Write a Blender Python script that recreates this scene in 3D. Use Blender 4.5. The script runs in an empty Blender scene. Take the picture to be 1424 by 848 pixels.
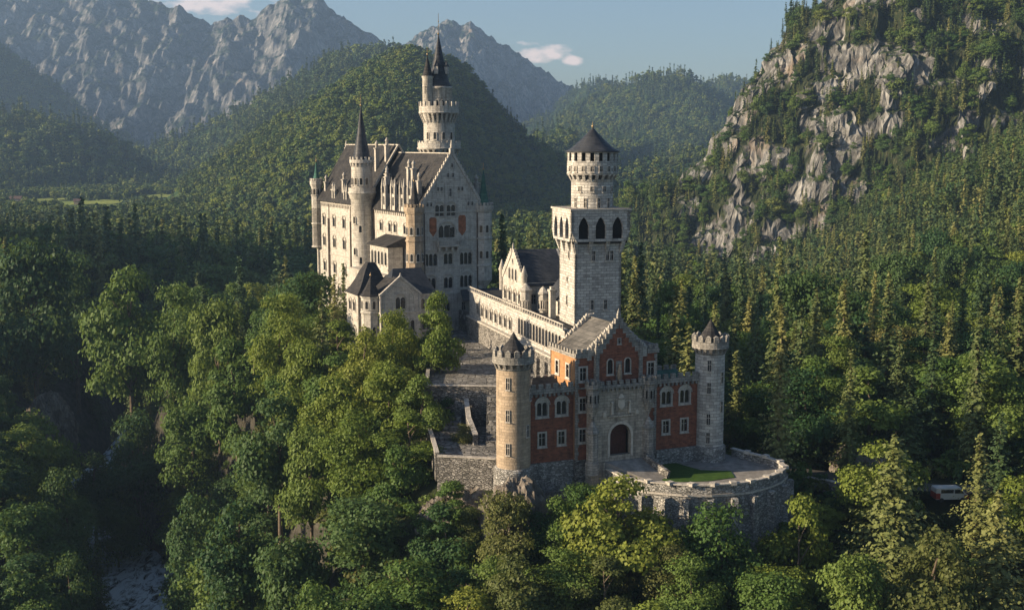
import bpy, math, random
import numpy as np
from mathutils import Vector, geometry

R = math.radians
scene = bpy.context.scene
col = scene.collection

# ------------------------------------------------------------------ camera
CAM_Z, FPX, PW, PH, HY = 42.0, 1700.0, 1424.0, 848.0, 200.0
PITCH = math.atan((PH / 2 - HY) / FPX)
cd = bpy.data.cameras.new('camera'); cam = bpy.data.objects.new('camera', cd); col.objects.link(cam)
cam.location = (0, 0, CAM_Z); cam.rotation_euler = (math.pi / 2 - PITCH, 0, 0)
cd.sensor_width = 36.0; cd.lens = 36.0 * FPX / PW; cd.clip_start = 1.0; cd.clip_end = 20000
scene.camera = cam

# ------------------------------------------------------------------ light, sky, exposure
SUN_EL, SUN_PHI = R(19.0), R(13.0)          # low sun from the left, a little on the camera's side
S = Vector((-math.cos(SUN_PHI) * math.cos(SUN_EL), -math.sin(SUN_PHI) * math.cos(SUN_EL), math.sin(SUN_EL)))
ld = bpy.data.lights.new('sun', 'SUN'); ld.energy = 5.0; ld.angle = R(0.5); ld.color = (1.0, 0.79, 0.54)
lo = bpy.data.objects.new('sun', ld); col.objects.link(lo); lo.location = (-300, -50, 300)
lo.rotation_euler = S.to_track_quat('Z', 'Y').to_euler()
world = bpy.data.worlds.new('World'); scene.world = world; world.use_nodes = True
nt = world.node_tree; nt.nodes.clear()
N = nt.nodes.new
out = N('ShaderNodeOutputWorld'); bg = N('ShaderNodeBackground'); sky = N('ShaderNodeTexSky')
sky.sky_type = 'NISHITA'; sky.sun_disc = False; sky.sun_elevation = SUN_EL
sky.sun_rotation = math.atan2(S.x, S.y)
sky.altitude = 800; sky.air_density = 1.0; sky.dust_density = 2.2; sky.ozone_density = 2.2
bg.inputs['Strength'].default_value = 0.066
# clouds low over the far ridges, part of the sky itself (world direction space)
tc = N('ShaderNodeTexCoord'); sep = N('ShaderNodeSeparateXYZ'); nt.links.new(tc.outputs['Generated'], sep.inputs[0])
def mth(op, a, b=None, c=None, clamp=False):
    n = N('ShaderNodeMath'); n.operation = op; n.use_clamp = clamp
    for i, v in enumerate((a, b, c)):
        if v is None: continue
        if isinstance(v, (int, float)): n.inputs[i].default_value = v
        else: nt.links.new(v, n.inputs[i])
    return n.outputs[0]
mp = N('ShaderNodeMapping'); mp.inputs['Scale'].default_value = (45, 45, 110); nt.links.new(tc.outputs['Generated'], mp.inputs[0])
cn = N('ShaderNodeTexNoise'); cn.inputs['Scale'].default_value = 1.0; cn.inputs['Detail'].default_value = 7; nt.links.new(mp.outputs[0], cn.inputs['Vector'])
def blob(ax, az, rx, rz):
    dx = mth('MULTIPLY', mth('SUBTRACT', mth('DIVIDE', sep.outputs[0], sep.outputs[1]), ax), 1 / rx)
    dz = mth('MULTIPLY', mth('SUBTRACT', mth('DIVIDE', sep.outputs[2], sep.outputs[1]), az), 1 / rz)
    r2 = mth('ADD', mth('MULTIPLY', dx, dx), mth('MULTIPLY', dz, dz))
    return mth('SUBTRACT', 1.0, mth('SQRT', r2))
b1 = blob((300 - 712) / 1700, 212 / 1700, 105 / 1700, 44 / 1700)
b2 = blob((748 - 712) / 1700, 122 / 1700, 46 / 1700, 13 / 1700)
b3 = blob((792 - 712) / 1700, 114 / 1700, 15 / 1700, 9 / 1700)
m = mth('MAXIMUM', mth('MAXIMUM', b1, b2), b3)
m = mth('ADD', m, mth('MULTIPLY', mth('SUBTRACT', cn.outputs['Fac'], 0.5), 3.4))
m = mth('MULTIPLY', mth('ADD', m, -0.12), 1.5, clamp=True)
m = mth('MULTIPLY', m, mth('GREATER_THAN', sep.outputs[1], 0.3))
m = mth('MULTIPLY', m, 0.8)
mix = N('ShaderNodeMix'); mix.data_type = 'RGBA'
nt.links.new(m, mix.inputs['Factor']); nt.links.new(sky.outputs[0], mix.inputs['A']); mix.inputs['B'].default_value = (9.5, 7.6, 6.9, 1)
nt.links.new(mix.outputs['Result'], bg.inputs['Color']); nt.links.new(bg.outputs[0], out.inputs['Surface'])

vs = scene.view_settings; vs.view_transform = 'Standard'; vs.look = 'None'; vs.exposure = 1.0; vs.gamma = 1.0; vs.use_curve_mapping = False
cy = scene.cycles; cy.max_bounces = 4; cy.diffuse_bounces = 2; cy.glossy_bounces = 1; cy.transmission_bounces = 2
cy.volume_bounces = 0; cy.transparent_max_bounces = 4; cy.caustics_reflective = False; cy.caustics_refractive = False
cy.use_denoising = True; cy.sample_clamp_indirect = 4.0; cy.use_fast_gi = False

# ------------------------------------------------------------------ helpers
def W(px, py, Y):
    """world point at depth plane Y that the survey pixel (px,py) of the photograph looks at"""
    a = (px - PW / 2) / FPX; b = (PH / 2 - py) / FPX
    dy = math.cos(PITCH) + b * math.sin(PITCH); dz = -math.sin(PITCH) + b * math.cos(PITCH)
    k = Y / dy
    return Vector((a * k, Y, CAM_Z + dz * k))

def tag(o, label=None, cat=None, group=None, kind=None):
    if label: o['label'] = label
    if cat: o['category'] = cat
    if group: o['group'] = group
    if kind: o['kind'] = kind
    return o
def empty(name, loc, rz=0, label=None, cat=None, group=None):
    o = bpy.data.objects.new(name, None); col.objects.link(o); o.location = loc; o.rotation_euler = (0, 0, rz)
    o.empty_display_size = 1; return tag(o, label, cat, group)

class MB:
    def __init__(s): s.v = []; s.f = []; s.m = []; s.sm = []
    def add(s, vs, fs, m=0, smooth=False):
        b = len(s.v); s.v += [tuple(p) for p in vs]
        for f in fs: s.f.append(tuple(b + i for i in f)); s.m.append(m); s.sm.append(smooth)
    def box(s, x0, x1, y0, y1, z0, z1, m=0):
        s.add([(x0,y0,z0),(x1,y0,z0),(x1,y1,z0),(x0,y1,z0),(x0,y0,z1),(x1,y0,z1),(x1,y1,z1),(x0,y1,z1)],
              [(0,3,2,1),(4,5,6,7),(0,1,5,4),(1,2,6,5),(2,3,7,6),(3,0,4,7)], m)
    def rbox(s, cx, cy_, z0, z1, w, d, a, m=0, top=1.0):
        ca, sa = math.cos(a), math.sin(a)
        def P(x, y, z): return (cx + x * ca - y * sa, cy_ + x * sa + y * ca, z)
        w /= 2; d /= 2; t = top
        s.add([P(-w,-d,z0),P(w,-d,z0),P(w,d,z0),P(-w,d,z0),P(-w*t,-d*t,z1),P(w*t,-d*t,z1),P(w*t,d*t,z1),P(-w*t,d*t,z1)],
              [(0,3,2,1),(4,5,6,7),(0,1,5,4),(1,2,6,5),(2,3,7,6),(3,0,4,7)], m)
    def prism(s, poly, z0, z1, m=0, inset=0.0):
        n = len(poly); cx = sum(p[0] for p in poly) / n; cy_ = sum(p[1] for p in poly) / n
        top = [(cx + (x - cx) * (1 - inset), cy_ + (y - cy_) * (1 - inset)) for x, y in poly]
        s.add([(x, y, z0) for x, y in poly] + [(x, y, z1) for x, y in top],
              [tuple(range(n - 1, -1, -1)), tuple(range(n, 2 * n))] + [(i, (i + 1) % n, n + (i + 1) % n, n + i) for i in range(n)], m)
    def lathe(s, cx, cy_, prof, n=24, m=0, a0=0.0, smooth=True, cap=True):
        vs = []; fs = []; rows = []
        for r, z in prof:
            if r < 1e-4: rows.append([len(vs)]); vs.append((cx, cy_, z))
            else:
                rows.append(list(range(len(vs), len(vs) + n)))
                vs += [(cx + r * math.cos(a0 + 2 * math.pi * i / n), cy_ + r * math.sin(a0 + 2 * math.pi * i / n), z) for i in range(n)]
        for a, b in zip(rows, rows[1:]):
            for i in range(n):
                j = (i + 1) % n
                if len(a) == 1 and len(b) == 1: continue
                if len(a) == 1: fs.append((a[0], b[j], b[i]))
                elif len(b) == 1: fs.append((a[i], a[j], b[0]))
                else: fs.append((a[i], a[j], b[j], b[i]))
        s.add(vs, fs, m, smooth)
        if cap:
            for row, flip in ((rows[0], True), (rows[-1], False)):
                if len(row) > 1:
                    q = [vs[i] for i in row]; s.add(q, [tuple(range(n))[::-1] if flip else tuple(range(n))], m)
    def ringb(s, cx, cy_, r, z0, z1, w, d, n, m=0, a0=0.0, top=1.0):
        for i in range(n):
            a = a0 + 2 * math.pi * i / n
            s.rbox(cx + r * math.cos(a), cy_ + r * math.sin(a), z0, z1, w, d, a + math.pi / 2, m, top)
    def merlons(s, p, q, z0, h=.8, w=.6, gap=.5, th=.4, m=0):
        dx, dy = q[0] - p[0], q[1] - p[1]; L = math.hypot(dx, dy); a = math.atan2(dy, dx)
        n = max(1, int(round((L + gap) / (w + gap)))); step = L / n
        for i in range(n):
            t = (i + .5) / n; s.rbox(p[0] + dx * t, p[1] + dy * t, z0, z0 + h, step * w / (w + gap), th, a, m)
    def beam(s, p, q, w, h, m=0):
        p = Vector(p); q = Vector(q); d = (q - p).normalized(); u = Vector((0, 0, 1)) if abs(d.z) < .95 else Vector((1, 0, 0))
        r = d.cross(u).normalized() * (w / 2); u = r.cross(d).normalized() * (h / 2)
        s.add([p-r-u, p+r-u, p+r+u, p-r+u, q-r-u, q+r-u, q+r+u, q-r+u],
              [(0,1,2,3),(7,6,5,4),(0,4,5,1),(1,5,6,2),(2,6,7,3),(3,7,4,0)], m)
    def poly3(s, pts, m=0): s.add(pts, [tuple(range(len(pts)))], m)
    def panel(s, outline, holes, y0, y1, xf=None, m=0):
        """plate in the x-z plane with real holes, front at y0, back at y1"""
        xf = xf or (lambda x, y, z: (x, y, z))
        loops = [outline] + holes
        tris = geometry.tessellate_polygon([[Vector((x, z, 0)) for x, z in lp] for lp in loops])
        flat = [p for lp in loops for p in lp]
        vs = [xf(x, y0, z) for x, z in flat]
        fs = []
        for t in tris:
            a, b, c = (flat[i] for i in t)
            cr = (b[0] - a[0]) * (c[1] - a[1]) - (b[1] - a[1]) * (c[0] - a[0])
            if abs(cr) < 1e-9: continue
            fs.append(tuple(t) if cr > 0 else tuple(reversed(t)))
        s.add(vs, fs, m)
        for lp in loops:
            n = len(lp)
            vs = [xf(x, y0, z) for x, z in lp] + [xf(x, y1, z) for x, z in lp]
            s.add(vs, [(i, (i + 1) % n, n + (i + 1) % n, n + i) for i in range(n)], m)
    def mesh(s, name, mats):
        me = bpy.data.meshes.new(name); me.from_pydata(s.v, [], s.f)
        for mt in (mats if isinstance(mats, (list, tuple)) else [mats]): me.materials.append(mt)
        me.polygons.foreach_set('material_index', s.m); me.polygons.foreach_set('use_smooth', s.sm)
        me.update(); return me
    def build(s, name, mats, parent=None, loc=None):
        o = bpy.data.objects.new(name, s.mesh(name, mats)); col.objects.link(o); o.parent = parent
        if loc: o.location = loc
        return o

def np_mesh(name, V, F, mats, smooth=True):
    me = bpy.data.meshes.new(name); V = np.asarray(V, np.float32); F = np.asarray(F, np.int32); k = F.shape[1]
    me.vertices.add(len(V)); me.vertices.foreach_set('co', V.ravel())
    me.loops.add(F.size); me.loops.foreach_set('vertex_index', F.ravel())
    me.polygons.add(len(F)); me.polygons.foreach_set('loop_start', np.arange(0, F.size, k, dtype=np.int32))
    me.polygons.foreach_set('loop_total', np.full(len(F), k, np.int32))
    me.polygons.foreach_set('use_smooth', np.full(len(F), smooth))
    for mt in (mats if isinstance(mats, (list, tuple)) else [mats]): me.materials.append(mt)
    me.update(calc_edges=True); me.validate(); return me

# vectorised value noise
def _h(i, j, k, seed):
    n = (i * 374761393 + j * 668265263 + k * 2147483647 * 7 + seed * 974634777) & 0xffffffff
    n = ((n ^ (n >> 13)) * 1274126177) & 0xffffffff
    return ((n ^ (n >> 16)) & 0xffff) / 32767.5 - 1.0
def vnoise(x, y, z=0.0, seed=0):
    x = np.asarray(x, float); y = np.asarray(y, float); z = np.broadcast_to(np.asarray(z, float), x.shape)
    xi = np.floor(x).astype(np.int64); yi = np.floor(y).astype(np.int64); zi = np.floor(z).astype(np.int64)
    f = lambda t: t * t * t * (t * (t * 6 - 15) + 10)
    u, v, w = f(x - xi), f(y - yi), f(z - zi)
    r = 0
    for a in (0, 1):
        for b in (0, 1):
            for c in (0, 1):
                r = r + _h(xi + a, yi + b, zi + c, seed) * (u if a else 1 - u) * (v if b else 1 - v) * (w if c else 1 - w)
    return r
def fbm(x, y, z=0.0, oct=4, seed=0):
    r = 0; a = 1.0; t = 0
    for o in range(oct):
        r = r + a * vnoise(x * 2 ** o, y * 2 ** o, np.asarray(z) * 2 ** o, seed + o * 17); t += a; a *= .5
    return r / t

# ------------------------------------------------------------------ materials
def mat(name): 
    m = bpy.data.materials.new(name); m.use_nodes = True; n = m.node_tree; n.nodes.clear()
    return m, n
class NT:
    def __init__(s, t): s.t = t
    def n(s, typ, **kw):
        o = s.t.nodes.new(typ)
        for k, v in kw.items(): setattr(o, k, v)
        return o
    def l(s, a, b): s.t.links.new(a, b)
    def noise(s, vec, scale, detail=4, rough=.55, dist=0):
        o = s.n('ShaderNodeTexNoise'); o.inputs['Scale'].default_value = scale; o.inputs['Detail'].default_value = detail
        o.inputs['Roughness'].default_value = rough; o.inputs['Distortion'].default_value = dist
        s.l(vec, o.inputs['Vector']); return o.outputs['Fac']
    def ramp(s, fac, stops):
        o = s.n('ShaderNodeValToRGB'); e = o.color_ramp.elements
        while len(e) < len(stops): e.new(0.5)
        for i, (p, c) in enumerate(stops):
            e[i].position = p; e[i].color = (*c, 1) if len(c) == 3 else c
        s.l(fac, o.inputs[0]); return o.outputs[0]
    def mix(s, fac, a, b, mode='MIX'):
        o = s.n('ShaderNodeMix', data_type='RGBA', blend_type=mode)
        for k, v in (('Factor', fac), ('A', a), ('B', b)):
            if isinstance(v, (int, float)): o.inputs[k].default_value = v
            elif isinstance(v, tuple): o.inputs[k].default_value = (*v, 1)
            else: s.l(v, o.inputs[k])
        return o.outputs['Result']
    def m(s, op, a, b=None, clamp=False):
        o = s.n('ShaderNodeMath', operation=op, use_clamp=clamp)
        for i, v in enumerate((a, b)):
            if v is None: continue
            if isinstance(v, (int, float)): o.inputs[i].default_value = v
            else: s.l(v, o.inputs[i])
        return o.outputs[0]
    def bump(s, h, strength=.5, dist=.1):
        o = s.n('ShaderNodeBump'); o.inputs['Strength'].default_value = strength; o.inputs['Distance'].default_value = dist
        s.l(h, o.inputs['Height']); return o.outputs[0]
    def fin(s, colr, rough=.85, normal=None, spec=.3, metal=0.0):
        p = s.n('ShaderNodeBsdfPrincipled'); o = s.n('ShaderNodeOutputMaterial')
        if isinstance(colr, tuple): p.inputs['Base Color'].default_value = (*colr, 1)
        else: s.l(colr, p.inputs['Base Color'])
        if isinstance(rough, (int, float)): p.inputs['Roughness'].default_value = rough
        else: s.l(rough, p.inputs['Roughness'])
        p.inputs['Specular IOR Level'].default_value = spec; p.inputs['Metallic'].default_value = metal
        if normal: s.l(normal, p.inputs['Normal'])
        s.l(p.outputs[0], o.inputs[0]); return p

def stone(name, c_lo, c_hi, mortar, bw=.9, bh=.42, msize=.03, bump=.6, stain=(.10,.085,.07), stain_amt=.45, blockvar=.35):
    m, t = mat(name); k = NT(t)
    tc = k.n('ShaderNodeTexCoord').outputs['Object']
    sp = k.n('ShaderNodeSeparateXYZ'); k.l(tc, sp.inputs[0])
    nrm = k.n('ShaderNodeNewGeometry')
    # object-space side mapping: walls run along x or y
    sn = k.n('ShaderNodeSeparateXYZ')
    vt = k.n('ShaderNodeVectorTransform', vector_type='NORMAL', convert_from='WORLD', convert_to='OBJECT'); k.l(nrm.outputs['True Normal'], vt.inputs[0]); k.l(vt.outputs[0], sn.inputs[0])
    useY = k.m('GREATER_THAN', k.m('ABSOLUTE', sn.outputs[0]), .7)
    su = k.m('ADD', k.m('MULTIPLY', sp.outputs[1], useY), k.m('MULTIPLY', sp.outputs[0], k.m('SUBTRACT', 1.0, useY)))
    cb = k.n('ShaderNodeCombineXYZ'); k.l(su, cb.inputs[0]); k.l(sp.outputs[2], cb.inputs[1])
    br = k.n('ShaderNodeTexBrick'); br.inputs['Scale'].default_value = 1.0; br.inputs['Brick Width'].default_value = bw; br.inputs['Row Height'].default_value = bh
    br.inputs['Mortar Size'].default_value = msize; br.inputs['Mortar Smooth'].default_value = .3; br.inputs['Bias'].default_value = 0.0
    br.inputs['Color1'].default_value = (0,0,0,1); br.inputs['Color2'].default_value = (1,1,1,1); br.inputs['Mortar'].default_value = (.5,.5,.5,1)
    wob = k.noise(tc, 2.0, 2)
    vv = k.n('ShaderNodeVectorMath', operation='ADD'); wv = k.n('ShaderNodeCombineXYZ'); k.l(k.m('MULTIPLY', k.m('SUBTRACT', wob, .5), bh * .5), wv.inputs[1]); k.l(k.m('MULTIPLY', k.m('SUBTRACT', wob, .5), bh * .7), wv.inputs[0])
    k.l(cb.outputs[0], vv.inputs[0]); k.l(wv.outputs[0], vv.inputs[1]); k.l(vv.outputs[0], br.inputs['Vector'])
    n1 = k.noise(tc, .9, 6, .65); n2 = k.noise(tc, 5.0, 4)
    f = k.m('ADD', k.m('MULTIPLY', br.outputs['Color'], blockvar), k.m('MULTIPLY', k.m('ADD', k.m('MULTIPLY', n1, 1.4), k.m('MULTIPLY', n2, .5)), 1 - blockvar))
    f = k.m('SUBTRACT', f, .22, clamp=True)
    c = k.ramp(f, [(.18, c_lo), (.75, c_hi)])
    c = k.mix(k.m('MULTIPLY', br.outputs['Fac'], .8), c, mortar)
    # rain streaks and dirt
    mpn = k.n('ShaderNodeMapping'); mpn.inputs['Scale'].default_value = (1.1, 1.1, .13); k.l(tc, mpn.inputs[0])
    st = k.noise(mpn.outputs[0], 1.3, 5, .7)
    st = k.m('MULTIPLY', k.m('SUBTRACT', st, .50), 5.0, clamp=True)
    c = k.mix(k.m('MULTIPLY', st, stain_amt), c, stain)
    h = k.m('ADD', k.m('MULTIPLY', br.outputs['Fac'], -1.0), k.m('ADD', k.m('MULTIPLY', n2, .8), k.m('MULTIPLY', br.outputs['Color'], .3)))
    k.fin(c, .9, k.bump(h, bump, .12), .2)
    return m
M = {}
M['lime'] = stone('pale_limestone', (.24,.228,.205), (.53,.505,.455), (.25,.235,.21), .9, .4, .025, .5, stain=(.075,.068,.06), stain_amt=.6, blockvar=.28)
M['towerstone'] = stone('grey_ashlar', (.22,.215,.205), (.55,.535,.495), (.18,.17,.155), 1.0, .45, .035, .7, stain_amt=.3, blockvar=.4)
def rubble(name, stops, mortar, sx=1.5, sz=2.6):
    m, t = mat(name); k = NT(t); tc = k.n('ShaderNodeTexCoord').outputs['Object']
    wn = k.n('ShaderNodeTexNoise'); wn.inputs['Scale'].default_value = 1.2; k.l(tc, wn.inputs['Vector'])
    ad = k.n('ShaderNodeVectorMath', operation='MULTIPLY_ADD'); k.l(wn.outputs['Color'], ad.inputs[0]); ad.inputs[1].default_value = (.5, .5, .35); k.l(tc, ad.inputs[2])
    mp = k.n('ShaderNodeMapping'); mp.inputs['Scale'].default_value = (sx, sx, sz); k.l(ad.outputs[0], mp.inputs[0])
    v1 = k.n('ShaderNodeTexVoronoi'); v1.inputs['Scale'].default_value = 1; k.l(mp.outputs[0], v1.inputs['Vector'])
    v2 = k.n('ShaderNodeTexVoronoi', feature='DISTANCE_TO_EDGE'); v2.inputs['Scale'].default_value = 1; k.l(mp.outputs[0], v2.inputs['Vector'])
    sc = k.n('ShaderNodeSeparateColor'); k.l(v1.outputs['Color'], sc.inputs[0])
    n1 = k.noise(tc, .5, 6, .65); n2 = k.noise(tc, 6, 4)
    f = k.m('ADD', k.m('MULTIPLY', sc.outputs[0], .45), k.m('ADD', k.m('MULTIPLY', n1, .45), k.m('MULTIPLY', n2, .2)))
    c = k.ramp(f, stops)
    e = k.m('MULTIPLY', v2.outputs['Distance'], 9.0, clamp=True)
    c = k.mix(e, mortar, c)
    mpn = k.n('ShaderNodeMapping'); mpn.inputs['Scale'].default_value = (.8, .8, .12); k.l(tc, mpn.inputs[0])
    st = k.m('MULTIPLY', k.m('SUBTRACT', k.noise(mpn.outputs[0], 1.1, 5, .7), .5), 4.0, clamp=True)
    c = k.mix(k.m('MULTIPLY', st, .65), c, (.045,.047,.035))
    k.fin(c, .93, k.bump(k.m('ADD', e, k.m('MULTIPLY', n2, .6)), .9, .15), .15); return m
M['prubble'] = rubble('pale_plinth_rubble', [(.25, (.17,.168,.162)), (.5, (.30,.295,.28)), (.75, (.47,.46,.435))], (.13,.128,.12), 2.1, 3.8)
M['rubble'] = rubble('grey_rubble', [(.25, (.10,.097,.092)), (.5, (.22,.21,.195)), (.75, (.38,.365,.34))], (.075,.072,.066), 1.9, 3.4)
M['brick'] = stone('red_brick', (.065,.022,.016), (.30,.105,.058), (.17,.11,.085), .5, .2, .02, .5, stain=(.05,.03,.024), stain_amt=.55, blockvar=.35)
M['orange'] = stone('orange_sandstone', (.25,.13,.06), (.42,.23,.11), (.3,.2,.12), .7, .3, .02, .35, stain=(.12,.07,.04), stain_amt=.4, blockvar=.3)
M['ochre'] = stone('tan_sandstone', (.20,.16,.115), (.42,.335,.245), (.22,.18,.14), .9, .4, .03, .5, stain=(.09,.075,.06), stain_amt=.6, blockvar=.35)
M['gtrim'] = stone('grey_weathered_trim', (.11,.108,.10), (.34,.325,.295), (.1,.095,.09), .7, .35, .03, .5, stain=(.04,.04,.035), blockvar=.3, stain_amt=.6)
M['trim'] = stone('trim_stone', (.20,.19,.17), (.50,.47,.42), (.18,.17,.155), .7, .35, .02, .3, blockvar=.2, stain_amt=.35)
M['porch'] = stone('weathered_portal_stone', (.20,.18,.15), (.44,.39,.32), (.16,.145,.12), .8, .4, .025, .6, stain=(.05,.045,.038), stain_amt=.6)
def slate(name, c1, c2, row=.35, lit=.5, rough=.75):
    m, t = mat(name); k = NT(t); tc = k.n('ShaderNodeTexCoord').outputs['Object']
    sp = k.n('ShaderNodeSeparateXYZ'); k.l(tc, sp.inputs[0])
    cb = k.n('ShaderNodeCombineXYZ'); k.l(k.m('ADD', sp.outputs[0], sp.outputs[1]), cb.inputs[0]); k.l(sp.outputs[2], cb.inputs[1])
    br = k.n('ShaderNodeTexBrick'); br.inputs['Scale'].default_value = 1; br.inputs['Brick Width'].default_value = row * 1.6; br.inputs['Row Height'].default_value = row
    br.inputs['Mortar Size'].default_value = row * .09; br.inputs['Color1'].default_value = (0,0,0,1); br.inputs['Color2'].default_value = (1,1,1,1); br.inputs['Mortar'].default_value = (0,0,0,1)
    k.l(cb.outputs[0], br.inputs['Vector'])
    n1 = k.noise(tc, .5, 5, .65)
    f = k.m('ADD', k.m('MULTIPLY', br.outputs['Color'], .35), k.m('MULTIPLY', n1, .9))
    c = k.ramp(f, [(.3, c1), (.85, c2)])
    k.fin(c, rough, k.bump(k.m('ADD', br.outputs['Color'], k.m('MULTIPLY', br.outputs['Fac'], -1.2)), .5, .08), .15)
    return m
M['slate'] = slate('grey_slate', (.014,.015,.018), (.055,.053,.052))
M['dslate'] = slate('dark_slate', (.018,.022,.03), (.06,.065,.075), .35, rough=.45)
M['lslate'] = slate('weathered_light_slate', (.055,.055,.052), (.17,.162,.15), .45)
M['copper'] = slate('green_copper', (.025,.08,.065), (.06,.15,.12), .6)
def plain(name, c, rough=.7, spec=.3, var=.25, metal=0.0, sc=1.5):
    m, t = mat(name); k = NT(t); tc = k.n('ShaderNodeTexCoord').outputs['Object']
    n = k.noise(tc, sc, 5, .6)
    cc = k.ramp(n, [(.3, tuple(v * (1 - var) for v in c)), (.7, tuple(min(1, v * (1 + var)) for v in c))])
    k.fin(cc, rough, k.bump(n, .3, .05), spec, metal); return m
M['glass'] = plain('dark_window_glass', (.012,.015,.02), .12, .6, .3)
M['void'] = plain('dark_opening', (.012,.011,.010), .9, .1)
M['wood'] = plain('dark_red_door_wood', (.07,.022,.015), .6, .3, .4, sc=6)
M['fresco'] = plain('faded_red_brown_fresco', (.26,.10,.05), .9, .2, .55, sc=1.1)
M['pave'] = rubble('cobbled_paving', [(.25, (.10,.098,.094)), (.5, (.20,.195,.185)), (.75, (.32,.31,.29))], (.09,.088,.082), 1.0, 1.0)
M['gravel'] = plain('pale_gravel_paving', (.21,.20,.185), .9, .2, .35, sc=.9)
M['crest'] = plain('pale_carved_stone', (.46,.42,.36), .9, .2, .2)
M['road'] = plain('dark_forest_road', (.07,.068,.062), .9, .2, .3, sc=.7)
M['brass'] = plain('gilded_finial_metal', (.30,.22,.12), .4, .5, .2, .7)
M['white'] = plain('pale_rendered_wall', (.42,.40,.36), .8)
M['redtile'] = plain('red_brown_roof_tile', (.10,.065,.05), .8)
def lawn_mat():
    m, t = mat('lawn_grass'); k = NT(t); tc = k.n('ShaderNodeTexCoord').outputs['Object']
    n = k.noise(tc, 1.2, 6, .7); k.fin(k.ramp(n, [(.3, (.025,.06,.012)), (.7, (.06,.115,.022))]), .9, k.bump(n, .6, .1), .1); return m
M['lawn'] = lawn_mat()

# ------------------------------------------------------------------ windows
def shape(w, h, arch='round', e=0.0, n=7):
    """outline, counter-clockwise seen from the front, bottom centre at the origin"""
    hw = w / 2 + e
    if arch == 'rect': return [(-hw, -e), (hw, -e), (hw, h + e), (-hw, h + e)]
    pts = [(-hw, -e), (hw, -e)]
    zs = h - w / 2 if arch == 'round' else h - w * .8
    for i in range(n + 1):
        t = i / n
        if arch == 'round': a = math.pi * t; pts.append((hw * math.cos(a), zs + hw * math.sin(a)))
        else:
            xx = hw * (1 - 2 * t); q = 1 - abs(1 - 2 * t); pts.append((xx, zs + (w * .8 + e) * (1 - (1 - q) ** 1.7)))
    return pts
WT = {}
def wtype(key, w, h, k=1, arch='round', e=.14, fm='trim', surf=False, hood=True, proud=.09):
    mb = MB(); outer = shape(w, h, arch, e); inner = shape(w, h, arch, 0)
    n = len(inner); y0 = -proud; y1 = .30
    def ring(a, b, ya, yb): mb.add([(x, ya, z) for x, z in a] + [(x, yb, z) for x, z in b], [(i, (i + 1) % n, n + (i + 1) % n, n + i) for i in range(n)])
    ring(outer, inner, y0, y0); ring(outer, outer, y1 if surf else .02, y0); ring(inner, inner, y0, .0 if surf else .16)
    if k > 1 or arch != 'rect':
        lights = []; mw = .13; lw = (w - .08 - mw * (k - 1)) / k; lh = h * (.78 if (k > 1 and arch != 'rect') else .97)
        if k == 1: lh = h - .04; lw = w - .05
        for i in range(k):
            cx = -w / 2 + .04 + lw / 2 + i * (lw + mw)
            lights.append([(cx + x, z + .03) for x, z in shape(lw, lh, arch if arch != 'rect' else 'rect', 0, 5)])
        if k > 1: mb.panel(inner, lights, .05 if not surf else -.03, .20 if not surf else .0)
    else:
        mb.box(-.04, .04, .08 if not surf else -.02, .16 if not surf else .0, 0, h); mb.box(-w/2, w/2, .081 if not surf else -.021, .161 if not surf else .0, h*.6, h*.6+.07)
    mb.box(-w / 2 - e - .06, w / 2 + e + .06, y0 - .1, .0, -e - .12, -e)       # sill
    if hood and arch == 'round' and k > 1:
        a = shape(w, h, arch, e + .02); b = shape(w, h, arch, e + .16)
        a = a[2:]; b = b[2:]
        for i in range(len(a) - 1):
            mb.add([(a[i][0], y0 - .1, a[i][1]), (b[i][0], y0 - .1, b[i][1]), (b[i+1][0], y0 - .1, b[i+1][1]), (a[i+1][0], y0 - .1, a[i+1][1]),
                    (a[i][0], 0, a[i][1]), (b[i][0], 0, b[i][1]), (b[i+1][0], 0, b[i+1][1]), (a[i+1][0], 0, a[i+1][1])],
                   [(0,1,2,3),(0,4,5,1),(1,5,6,2),(2,6,7,3),(3,7,4,0)])
    pm = MB(); yy = .22 if not surf else -.012
    sh = shape(w, h, arch, 0.02 if not surf else 0); pm.add([(x, yy, z) for x, z in sh] + [(x, yy + .03, z) for x, z in sh],
        [tuple(range(len(sh))), tuple(range(2 * len(sh) - 1, len(sh) - 1, -1))])
    WT[key] = dict(frame=mb.mesh('window', [M[fm]]), pane=pm.mesh('pane', [M['glass']]), hole=inner, surf=surf)
    if surf:   # towers: one mesh with the pane in it
        mb2 = mb; mb2.m = [0] * len(mb2.f); b = len(mb2.v); mb2.v += pm.v
        for f in pm.f: mb2.f.append(tuple(b + i for i in f)); mb2.m.append(1); mb2.sm.append(False)
        WT[key]['one'] = mb2.mesh('window', [M[fm], M['glass']])
def put_window(key, x, y, z, a, parent, root_is_part=False, name='window', one=False):
    t = WT[key]
    if one or t['surf']:
        if 'one' not in t:
            me = t['frame'].copy(); 
            t['one'] = me
        o = bpy.data.objects.new(name, t['one']); col.objects.link(o); o.parent = parent
        o.location = (x, y, z); o.rotation_euler = (0, 0, a); return o
    o = bpy.data.objects.new(name, t['frame']); col.objects.link(o); o.parent = parent
    o.location = (x, y, z); o.rotation_euler = (0, 0, a)
    p = bpy.data.objects.new('pane', t['pane']); col.objects.link(p); p.parent = o
    return o
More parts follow.
